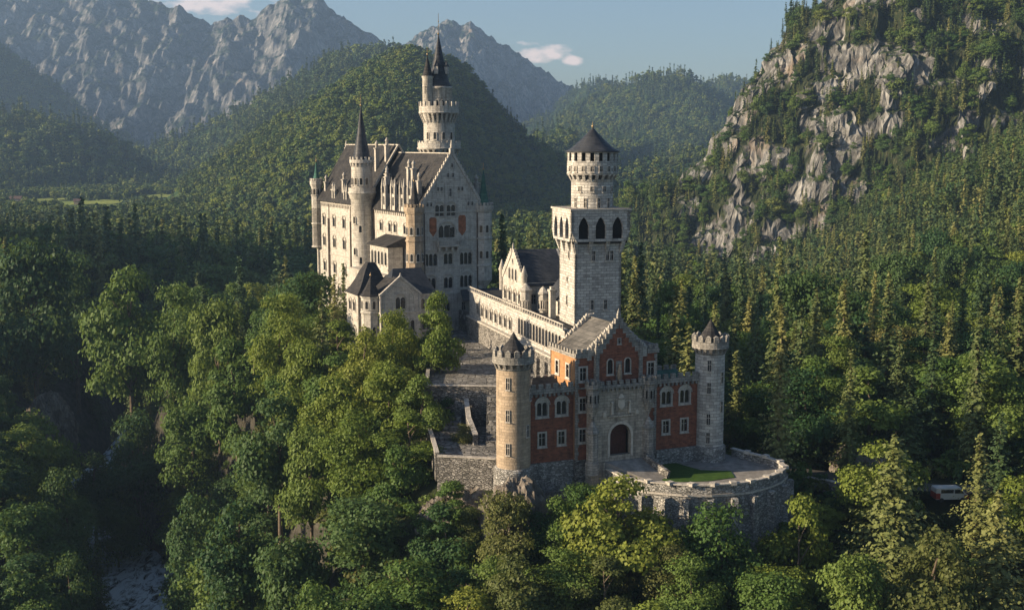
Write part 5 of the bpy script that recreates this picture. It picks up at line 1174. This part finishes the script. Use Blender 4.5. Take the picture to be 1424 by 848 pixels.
# trees one can point at: top pixel as surveyed, distance, height, crown width
HERO = [
 (860,664,149,18,12.5,'b','y','bushy yellow-green tree before the bastion wall, left of its middle',0),
 (1003,706,148,16,11.5,'b','g','round green tree before the right half of the bastion wall',1),
 (1112,690,151,19,8.5,'b','y','narrow yellow-lit tree just right of the bastion wall',4),
 (1246,600,152,25,17,'c','l','tallest yellowish conifer right of the bastion, with a ragged crown',4),
 (1388,680,141,22,15,'c','l','yellowish ragged conifer in the bottom right corner',4),
 (1300,735,138,16,12,'b','o','olive brown tree between the two ragged conifers at bottom right',0),
 (1192,770,136,15,9,'b','g','green tree at the bottom edge left of the ragged conifer',3),
 (775,690,152,13,7.5,'b','g','smaller green tree below the red brick wing',2),
 (703,684,151,12,7.5,'b','o','olive brown tree on the rocks below the ochre tower',3),
 (720,772,140,13,9,'b','o','olive brown bushy tree at the foot of the rock face',0),
 (609,404,206,13.5,8.2,'b','y','bright yellow-green tree standing at the left edge of the upper courtyard',2),
 (545,434,207,15,9,'b','y','yellow-green tree before the chapel annex',1),
 (505,455,203,15,8.5,'b','y','yellow-green tree at the corner of the chapel annex',0),
 (447,398,222,24,9,'c','c','tall dark pointed conifer below the palace side wall',0),
 (388,412,240,22,12.5,'b','y','bright yellow-lit tree left of the dark pointed conifer',1),
 (300,414,270,24,13.5,'b','g','rounded tree with sunlit top left of the yellow-lit pair',3),
 (176,372,300,30,20,'b','g','very large rounded tree with a sunlit tip above the gorge',0),
 (240,398,292,26,15,'b','g','green tree shouldering the very large rounded tree',1),
 (40,330,332,34,25,'b','d','huge dark green tree on the far left bank of the gorge',3),
 (100,356,362,30,20,'b','d','dark tree right behind the huge tree on the left bank',1),
 (540,500,190,15,10,'b','y','yellow-green tree halfway down the sunlit slope',3),
 (585,520,186,14,8,'b','g','green tree beside the courtyard parapet',2),
 (470,520,192,16,10.5,'b','y','sunlit tree in the middle of the slope under the dark conifer',0),
 (420,470,218,18,10.5,'b','y','sunlit tree under the yellow-lit tree',3),
 (500,575,178,15,10,'b','y','yellow-green tree on the slope left of the lower courtyard',1),
 (555,618,170,16,9,'b','g','leafy tree left of the rough retaining wall',2),
 (430,590,182,14,9,'b','g','half shaded tree on the middle slope',3),
 (385,545,200,17,13,'b','d','broad dark green tree in the shaded hollow',0),
 (325,470,252,20,12,'b','g','green tree below the rounded tree with sunlit top',4),
 (190,575,283,19,15,'b','d','dark blue-green tree leaning over the gorge stream',1),
 (30,590,240,18,15,'b','g','broad green tree on the left bank at the left picture edge',0),
 (88,655,222,16,11,'b','d','dark green tree at the rim of the left bank',1),
 (35,700,205,16,13,'b','g','lower broad green tree on the left bank near the bottom corner',3),
 (95,770,192,15,10,'b','d','dark green tree beside the open stream in the bottom left',0),
 (30,800,182,15,12,'b','g','green treetop in the bottom left corner',2),
 (265,560,262,18,14,'b','g','green tree on the right rim of the gorge',3),
 (272,690,206,17,12,'b','d','dark tree hanging over the right side of the stream',1),
 (290,770,186,15,12,'b','g','leafy tree right of the stream at the bottom edge',2),
 (655,705,156,9,6,'b','o','small olive bush tree before the rough retaining wall',2),
 (748,712,153,9,6.5,'b','d','dark bushy tree at the foot of the red brick wing',1),
 (812,672,156,9,6,'b','g','small green tree between the red wing and the bastion',3),
 (625,668,161,10,6.5,'b','g','slim green tree covering the left end of the retaining wall',4),
 (690,770,146,11,7,'b','g','green tree on the ledges of the brown rock face',3),
 (640,790,146,11,8,'b','d','dark tree left of the brown rock face',2),
 (405,745,160,15,11,'b','d','dark green tree on the lower slope above the bottom edge',3),
 (128,628,292,17,13,'b','d','dark tree over the upper bend of the stream',0),
 (98,690,262,17,12,'b','d','dark tree standing on the left brink of the stream',3),
 (160,668,280,18,12,'b','g','green tree in the bend of the gorge',1),
 (622,552,189,9,5,'b','d','small dark tree against the left end of the courtyard parapet wall',2),
 (645,590,180,5,4,'b','o','low bush on the stone ledges of the lower courtyard',1),
 (505,690,158,15,13,'b','d','broad dark green tree at the bottom of the slope',3),
 (620,700,155,14,8,'b','d','dark tree beside the foot of the retaining wall',4),
 (330,700,168,15,12,'b','d','dark round tree in the lower left slope',0),
 (440,815,138,12,10,'b','g','green treetop at the bottom edge below the shaded slope',1),
 (575,775,144,13,11,'b','g','green treetop at the bottom edge left of the rock face',0),
 (1010,372,300,24,9,'c','l','sunlit conifer standing behind the grey round tower',1),
 (1058,400,296,24,8.5,'c','c','green conifer right of the sunlit conifer behind the grey tower',0),
 (1120,372,330,28,10,'c','l','tall sunlit conifer in the forest edge above the road',0),
]
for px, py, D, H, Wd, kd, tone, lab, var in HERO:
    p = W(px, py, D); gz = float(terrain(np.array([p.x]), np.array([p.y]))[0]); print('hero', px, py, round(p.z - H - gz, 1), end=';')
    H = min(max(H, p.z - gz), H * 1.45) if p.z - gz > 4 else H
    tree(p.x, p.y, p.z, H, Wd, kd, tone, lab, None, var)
HEROXY = list(placed)

# castle, roads, water: nothing grows here
def rot(o, a, x, y): return (o[0] + x * math.cos(a) - y * math.sin(a), o[1] + x * math.sin(a) + y * math.cos(a))
def rectw(o, a, x0, x1, y0, y1): return [rot(o, a, x0, y0), rot(o, a, x1, y0), rot(o, a, x1, y1), rot(o, a, x0, y1)]
KEEP = [rectw((.2,160), R(23), -4, 34, -2, 10), [(p[0], p[1]) for p in bp] + [(26, 178), (10, 168)], rectw((10.2,197), R(16), -3, 11, -3, 11), rectw((8.4,192), R(17.7), -3, 12, -6, 60),
        rectw((-19,250), R(28), -7.5, 19, -9, 66), rectw((-25.2,233), R(25), -4.5, 14, -2, 15), [(-14.5, 168), (-1, 158), (9, 166), (9, 192), (-6, 262), (-27, 246), (-25, 226), (-16, 213), (-14.5,190)],
        [(x, y - 3) for x, y in rpts] + [(x, y + 6) for x, y in reversed(rpts)]]
def inside(poly, x, y):
    r = np.zeros(np.shape(x), bool); n = len(poly)
    for i in range(n):
        x1, y1 = poly[i]; x2, y2 = poly[(i + 1) % n]
        c = ((y1 > y) != (y2 > y)) & (x < (x2 - x1) * (y - y1) / (y2 - y1 + 1e-12) + x1); r ^= c
    return r
def blocked(x, y, pad=0.0):
    b = np.zeros(np.shape(x), bool)
    for poly in KEEP:
        cx = sum(p[0] for p in poly) / len(poly); cy_ = sum(p[1] for p in poly) / len(poly)
        pp = [(a + (a - cx) / math.hypot(a - cx, c - cy_) * pad, c + (c - cy_) / math.hypot(a - cx, c - cy_) * pad) for a, c in poly]
        b |= inside(pp, x, y)
    for (x1, y1, _), (x2, y2, _) in zip(rv, rv[1:]):
        dx, dy = x2 - x1, y2 - y1; t = np.clip(((x - x1) * dx + (y - y1) * dy) / (dx * dx + dy * dy), 0, 1)
        b |= np.hypot(x - x1 - t * dx, y - y1 - t * dy) < 8.5
    return b
# the rest of the wood near the castle, one by one
rng = np.random.default_rng(5)
cand = []
yv = 100.0
while yv < 262:
    xv = -.47 * yv
    while xv < .47 * yv:
        cand.append((xv + rng.uniform(-3, 3), yv + rng.uniform(-3, 3))); xv += 8.6
    yv += 7.6
cand = np.array(cand); bx = blocked(cand[:, 0], cand[:, 1], 2.2); tz = terrain(cand[:, 0], cand[:, 1])
GRP = {'b_shade': ('dark leafy tree crowding the shaded slope between castle and gorge', 'trees on the shaded gorge slope'),
       'b_lit': ('leafy yellow-green tree on the sunlit slope below the castle', 'trees on the sunlit slope'),
       'b_left': ('dark green tree on the left bank of the gorge', 'trees on the left bank'),
       'b_front': ('leafy tree in the wood below the bastion', 'trees below the bastion'),
       'b_right': ('green broadleaf tree in the wood right of the castle', 'broadleaf trees right of the castle'),
       'c_right': ('conifer in the wood right of the castle', 'conifers right of the castle'),
       'c_left': ('dark conifer among the leafy trees left of the castle', 'conifers left of the castle')}
extra = []
def scr(x, y, z):
    d = y * math.cos(PITCH) - (z - CAM_Z) * math.sin(PITCH); u = y * math.sin(PITCH) + (z - CAM_Z) * math.cos(PITCH); return PW / 2 + FPX * x / d, PH / 2 - FPX * u / d
for (x, y), b, z in zip(cand, bx, tz):
    if b: continue
    if any((x - a) ** 2 + (y - c) ** 2 < (w_ * .8 + 2.2) ** 2 for a, c, w_ in HEROXY): continue
    right = x > 24 + .0 * y; H = rng.uniform(12, 17)
    conif = rng.random() < (.5 if right else .07)
    if conif: H = rng.uniform(17, 25)
    # keep the view of the gatehouse, bastion and courtyards free, as it is on the photograph
    near_c = (-18 < x < 44) and y < 170
    if near_c: H = min(H, rng.uniform(8, 12)); conif = False
    if -20 < x < -8 and 160 < y < 235: H = min(H, 9)
    px, py = scr(x, y, z + H)
    if 95 < px < 245 and py > 700 and y < 266: continue        # open water shows here
    if py > 880 or px < -70 or px > 1500: continue
    if near_c: H = min(H, -6.5 - z + .0); 
    if H < 4: continue
    extra.append((abs(py - 500) * 0 + y, x, y, z, H, conif, right, near_c))
print('near tree candidates', len(extra))
for _, x, y, z, H, conif, right, near_c in extra:
    wd = rng.uniform(9.5, 13) * (H / 15) ** .6
    if conif:
        key = 'c_right' if right else 'c_left'; tone = 'c' if rng.random() < .6 else 'l'; tree(x, y, z + H, H, rng.uniform(6.5, 9), 'c', tone, *GRP[key])
    else:
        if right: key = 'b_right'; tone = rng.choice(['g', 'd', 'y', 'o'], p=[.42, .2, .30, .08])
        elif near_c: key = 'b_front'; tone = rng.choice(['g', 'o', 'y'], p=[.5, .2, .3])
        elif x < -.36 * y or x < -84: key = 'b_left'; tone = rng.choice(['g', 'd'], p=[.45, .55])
        elif z + H > 6 - .36 * (x + 48): key = 'b_lit'; tone = rng.choice(['y', 'g'], p=[.6, .4])  # above the shadow line: sunlight put into the colour as yellower leaves
        else: key = 'b_shade'; tone = rng.choice(['g', 'd', 'o'], p=[.45, .47, .08])  # below that line: shade put into the colour as a darker leaf mix
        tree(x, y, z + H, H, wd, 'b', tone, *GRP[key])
print('individual trees', len(placed))

# ------------------------------------------------------------------ instanced woods further off
def proto(name, fn, m):
    (cv, cf) = fn; o = bpy.data.objects.new(name, np_mesh(name, cv, cf, [m], False)); return o
def protos(name, lst):
    c = bpy.data.collections.new(name)
    for i, (f, m) in enumerate(lst):
        (cv, cf), (tv, tf) = f; V, F = merge([(cv, cf), (tv, tf)]); c.objects.link(bpy.data.objects.new('%s_%02d' % (name, i), np_mesh(name, V, F, [m], False)))
    return c
cMID = protos('mid_tree', [(broadleaf(500, 14, 11, 22, 1500, .85, .1), LM['g']), (broadleaf(501, 14, 10, 18, 1500, .85, .1, .6), LM['g']), (broadleaf(502, 13, 12, 24, 1500, .9, .1), LM['f']),
                           (conifer(503, 20, 7, 24, 9, 5, .95, .05), LM['c']), (conifer(504, 22, 6.5, 24, 9, 5, .95, .05, .3), LM['c']), (conifer(505, 19, 8, 22, 9, 5, 1.0, .05, .3), LM['l'])])
cFAR = protos('far_tree', [(broadleaf(600, 12, 11, 9, 320, 1.7, .05), LM['f']), (broadleaf(601, 13, 10, 8, 320, 1.7, .05, .5), LM['f']), (broadleaf(602, 11, 12, 10, 260, 2.0, .05), LM['y']),
                           (conifer(603, 18, 7, 10, 6, 3, 2.0, .02), LM['c']), (conifer(604, 20, 6.5, 10, 6, 3, 2.0, .02, .3), LM['c'])])
def wood(name, pts, sc, idx, coll, label=None):
    n = len(pts); me = bpy.data.meshes.new(name); me.vertices.add(n); me.vertices.foreach_set('co', np.asarray(pts, np.float32).ravel())
    a = me.attributes.new('tsc', 'FLOAT_VECTOR', 'POINT'); s3 = np.stack([sc * rng.uniform(.85, 1.15, n), sc * rng.uniform(.85, 1.15, n), sc * rng.uniform(.8, 1.25, n)], 1).astype(np.float32); a.data.foreach_set('vector', s3.ravel())
    a = me.attributes.new('trz', 'FLOAT_VECTOR', 'POINT'); r3 = np.zeros((n, 3), np.float32); r3[:, 2] = rng.uniform(0, 6.283, n); r3[:, :2] = rng.normal(0, .03, (n, 2)); a.data.foreach_set('vector', r3.ravel())
    a = me.attributes.new('tid', 'INT', 'POINT'); a.data.foreach_set('value', np.asarray(idx, np.int32))
    o = bpy.data.objects.new(name, me); col.objects.link(o); o['kind'] = 'stuff'
    if label: o['label'] = label
    ng = bpy.data.node_groups.new(name, 'GeometryNodeTree'); ng.interface.new_socket('Geometry', in_out='INPUT', socket_type='NodeSocketGeometry'); ng.interface.new_socket('Geometry', in_out='OUTPUT', socket_type='NodeSocketGeometry')
    gi = ng.nodes.new('NodeGroupInput'); go_ = ng.nodes.new('NodeGroupOutput'); ip = ng.nodes.new('GeometryNodeInstanceOnPoints'); ci = ng.nodes.new('GeometryNodeCollectionInfo')
    ci.inputs['Collection'].default_value = coll; ci.inputs['Separate Children'].default_value = True; ci.inputs['Reset Children'].default_value = True
    def attr(nm, ty):
        q = ng.nodes.new('GeometryNodeInputNamedAttribute'); q.data_type = ty; q.inputs['Name'].default_value = nm; return q.outputs['Attribute']
    ng.links.new(gi.outputs[0], ip.inputs['Points']); ng.links.new(ci.outputs[0], ip.inputs['Instance']); ip.inputs['Pick Instance'].default_value = True
    ng.links.new(attr('tid', 'INT'), ip.inputs['Instance Index']); ng.links.new(attr('trz', 'FLOAT_VECTOR'), ip.inputs['Rotation']); ng.links.new(attr('tsc', 'FLOAT_VECTOR'), ip.inputs['Scale'])
    ng.links.new(ip.outputs[0], go_.inputs[0]); md = o.modifiers.new('woods', 'NODES'); md.node_group = ng; return o
def scatter(n, y0, y1, tm, seed, tmin=None):
    r = np.random.default_rng(seed); y = np.sqrt(r.uniform(y0 ** 2, y1 ** 2, n)); t = r.uniform(-tm if tmin is None else tmin, tm, n); return t * y, y
def mixture(x, y, pc, nb, nc, seed):
    r = np.random.default_rng(seed); p = np.clip(pc + .6 * fbm(x / 90, y / 90, 0, 3, seed), 0.02, .98); c = r.random(len(x)) < p
    return np.where(c, nb + r.integers(0, nc, len(x)), r.integers(0, nb, len(x)))
cNEAR = bpy.data.collections.new('near_tree')
for i, (src, tone) in enumerate([(BL[0], 'g'), (BL[2], 'g'), (BL[3], 'd'), (BL[1], 'y'), (CN[0], 'c'), (CN[1], 'c'), (CN[2], 'l'), (CN[3], 'c')]):
    V = []; me = src[0].copy(); me.materials.clear(); me.materials.append(LM[tone]); cNEAR.objects.link(bpy.data.objects.new('near_tree_%02d' % i, me))
x, y = scatter(1500, 250, 420, .56, 20); b = blocked(x, y, 2.5)
for a, c, w_ in HEROXY: b |= np.hypot(x - a, y - c) < w_ + 1.5
x, y = x[~b], y[~b]; keep = []
for i in range(len(x)):       # thin out so that crowns do not sit in each other
    if all((x[i] - x[j]) ** 2 + (y[i] - y[j]) ** 2 > 30 for j in keep): keep.append(i)
x, y = x[keep], y[keep]; z = terrain(x, y)
wood('near_forest', np.c_[x, y, z - .5], np.exp(rng.normal(.05, .25, len(x))).clip(.6, 1.6), mixture(x, y, np.where(x > 0, .5, .35), 4, 4, 30), cNEAR, 'tall mixed forest close behind the castle rock')
# ring around the castle hill
x, y = scatter(4600, 405, 640, .56, 21); b = blocked(x, y, 2.0) ; hx = np.zeros(len(x), bool)
for a, c, w_ in HEROXY: hx |= np.hypot(x - a, y - c) < w_
b |= hx; x, y = x[~b], y[~b]; z = terrain(x, y)
pc = np.where(x > 0, .62, .45); idx = mixture(x, y, pc, 3, 3, 31)
sc = np.exp(rng.normal(.0, .3, len(x))).clip(.5, 1.4); wood('forest', np.c_[x, y, z - .5], sc, idx, cMID, 'mixed forest filling the valley around the castle rock')
# the steep rock mountain: conifers on every ledge that holds soil
r = np.random.default_rng(41); flat = (~low) & (GY < 905) & (GZ - GT > 1)
pv = np.clip(VEG * 1.0, 0.25, 1) * np.clip(1.6 - MSLOPE * .36, .2, 1)
ii = np.flatnonzero((r.random(GX.shape) < pv * .17) & flat)
x, y, z = MX.ravel()[ii] + r.uniform(-1, 1, len(ii)), MY.ravel()[ii] + r.uniform(-1, 1, len(ii)), GZ.ravel()[ii]
idx = np.where(r.random(len(ii)) < .62, 3 + r.integers(0, 3, len(ii)), r.integers(0, 3, len(ii)))
sc = np.where(VEG.ravel()[ii] > .5, r.uniform(.5, .95, len(ii)), r.uniform(.2, .5, len(ii))); print('mountain trees', len(ii)); wood('mountain_forest', np.c_[x, y, z - 1.2], sc, idx, cMID, 'conifers clinging to the ledges of the rock mountain')
x, y = scatter(3200, 430, 760, .58, 22, .05); z = terrain(x, y); k_ = (mount(x, y) < z + 3); x, y, z = x[k_], y[k_], z[k_]
wood('slope_forest', np.c_[x, y, z - .5], rng.uniform(.7, 1.05, len(x)), mixture(x, y, .6, 3, 3, 32), cMID, 'forest on the slope below the rock mountain')
# hills behind
x, y = scatter(36000, 620, 1650, .50, 23); z = terrain(x, y)
k_ = np.ones(len(x), bool)
for a_, b_, ra, rb, _ in MEADOWS: k_ &= ~((np.abs(x - a_ * y / b_) < ra + 6) & (y > b_ - rb - 190) & (y < b_ + rb) & (z < -8))
k_ &= ~((np.abs(x + 530) < 75) & (y > 1120) & (y < 1400) & (z < -8) & (fbm(x / 40, y / 40, 0, 2, 77) > -.1)); x, y, z = x[k_], y[k_], z[k_]
wood('hill_forest', np.c_[x, y, z - .5], rng.uniform(.5, .95, len(x)), mixture(x, y, .12, 3, 2, 33), cFAR, 'leafy forest covering the hill behind the palace')
x, y = scatter(38000, 1650, 4000, .50, 24); z = terrain(x, y)
wood('far_forest', np.c_[x, y, z - 1], rng.uniform(1.1, 1.7, len(x)), mixture(x, y, .5, 3, 2, 34), cFAR, 'hazy forest on the far ridges')
# undergrowth on the castle rock
cBUSH = protos('bush', [(broadleaf(700, 2.2, 3.2, 8, 260, .38, .0), LM['g']), (broadleaf(701, 1.8, 2.6, 7, 220, .36, .0), LM['d']), (broadleaf(702, 2.0, 2.8, 7, 220, .36, .0), LM['o'])])
x, y = scatter(9000, 105, 300, .48, 25); b = blocked(x, y, .8); x, y = x[~b], y[~b]; z = terrain(x, y)
wood('undergrowth', np.c_[x, y, z - .2], rng.uniform(.6, 1.5, len(x)), rng.integers(0, 3, len(x)), cBUSH, 'low bushes and undergrowth between the trees')
# ================================================================== rocks, village, vehicle
def outcrop(name, c, r, seed, label, group=None):
    nu, nv = 64, 40; u = np.linspace(0, 2 * np.pi, nu, endpoint=False); v = np.linspace(0, np.pi, nv); U, Vv = np.meshgrid(u, v)
    dx, dy, dz = np.sin(Vv) * np.cos(U), np.sin(Vv) * np.sin(U), np.cos(Vv)
    q = 1 + .30 * fbm(dx * 1.6 + seed, dy * 1.6, dz * 1.6, 5, seed) + .20 * (1 - 2.4 * np.abs(fbm(dx * 3.5, dy * 3.5, dz * 1.6, 4, seed + 3)))
    X, Y, Z = dx * r[0] * q, dy * r[1] * q, dz * r[2] * q
    V = np.stack([X, Y, Z], -1).reshape(-1, 3); i = np.arange(nu * nv).reshape(nv, nu); j = np.roll(i, -1, 1)
    F = np.stack([i[:-1], i[1:], j[1:], j[:-1]], -1).reshape(-1, 4)
    o = bpy.data.objects.new(name, np_mesh(name, V, F, M['nearrock'], False)); col.objects.link(o); o.location = c; return tag(o, label, 'rock', group, 'thing')
outcrop('rock_outcrop', (-7.5, 162.5, -13.5), (6.5, 3.8, 7.5), 1, 'jagged mossy rock face below the rough retaining wall')
outcrop('rock_outcrop', (0.5, 156.5, -13), (4.6, 3.6, 9.5), 2, 'pale rock pillar right under the ochre round tower')
outcrop('rock_outcrop', (6, 159.5, -14), (6, 4, 7.5), 3, 'dark rock shelf under the left red brick wing')
outcrop('rock_outcrop', (-5, 151.5, -24), (7, 4, 10), 4, 'tall brown rock face in the wood below the ochre tower')
outcrop('rock_outcrop', (-90, 294, -42), (6, 5, 10), 5, 'pale wet rock wall above the gorge stream')
outcrop('rock_outcrop', (-126, 326, -36), (6, 5, 9), 6, 'small pale crag between the trees of the left bank')
outcrop('rock_outcrop', (55, 185, -8), (5, 3, 3.5), 7, 'brown boulders above the forest road wall')
# village on the valley floor
vr = random.Random(3)
for i, (x, y, w, d, h, tone, lab) in enumerate([
    (-560, 1290, 16, 11, 7, 'white', 'white farmhouse at the left end of the valley village'), (-538, 1330, 20, 12, 8, 'white', 'long pale house in the middle of the valley village'),
    (-515, 1290, 13, 10, 7, 'white', 'small pale house nearest the dark forest in the valley'), (-590, 1345, 15, 11, 7, 'ochre', 'ochre house at the far left of the valley village'),
    (-460, 1300, 14, 10, 6, 'ochre', 'small house by the bright meadow')]):
    w *= .6; d *= .6; h *= .65
    z = float(terrain(np.array([float(x)]), np.array([float(y)]))[0]); e_ = empty('village_house', (x, y, z), vr.uniform(-.5, .5), lab, 'house', 'houses of the valley village')
    mb = MB(); mb.panel([(-w/2, -1), (w/2, -1), (w/2, h), (-w/2, h)], [], -d/2, d/2); mb.box(-w/2+.02, w/2-.02, -d/2+.02, d/2-.02, -1, h-.02); mb.build('wall', [M[tone]], e_)
    mb = MB(); gable_roof(mb, -w/2 - .6, w/2 + .6, -d/2, d/2, h, h + d * .34, 'x', .8, .3); mb.build('roof', [M['redtile']], e_)
# small delivery van parked on the forest road
p = gp(1322, 697, -8.0)
VN = empty('parked_van', (p.x, p.y + .6, -8.05), R(4), 'small white and red van parked on the forest road at the right', 'van')
M['vanwhite'] = plain('white_van_paint', (.5,.5,.48), .5, .5, .05); M['vanred'] = plain('red_van_paint', (.26,.03,.02), .5, .5, .1); M['tyre'] = plain('black_tyre', (.02,.02,.02), .8)
def side(pts, y0, y1, mb, m=0): mb.panel(pts, [], y0, y1, None, m); mb.add([(x, y1, z) for x, z in pts], [tuple(range(len(pts) - 1, -1, -1))], m)
mb = MB(); side([(-2.3,.45),(2.35,.45),(2.4,1.0),(1.9,1.25),(1.45,1.95),(1.2,2.05),(-2.2,2.05),(-2.3,1.9)], -.9, .9, mb); mb.build('body', [M['vanwhite']], VN)
mb = MB(); mb.box(-2.36, -1.7, -.93, .93, .5, 1.35); mb.box(1.75, 2.43, -.93, .93, .5, 1.05); mb.build('red_panel', [M['vanred']], VN)
mb = MB(); side([(.35,1.3),(1.7,1.3),(1.35,1.85),(.35,1.85)], -.92, .92, mb); mb.box(-1.6, .2, -.92, .92, 1.35, 1.85); mb.build('window', [M['glass']], VN)
for x in (-1.5, 1.5):
    for y in (-.85, .85):
        mb = MB(); n = 18; ring = [(x + .34 * math.cos(2 * math.pi * i / n), .34 + .34 * math.sin(2 * math.pi * i / n)) for i in range(n)]; side(ring, y - .12, y + .12, mb); mb.build('wheel', [M['tyre']], VN)
haze()
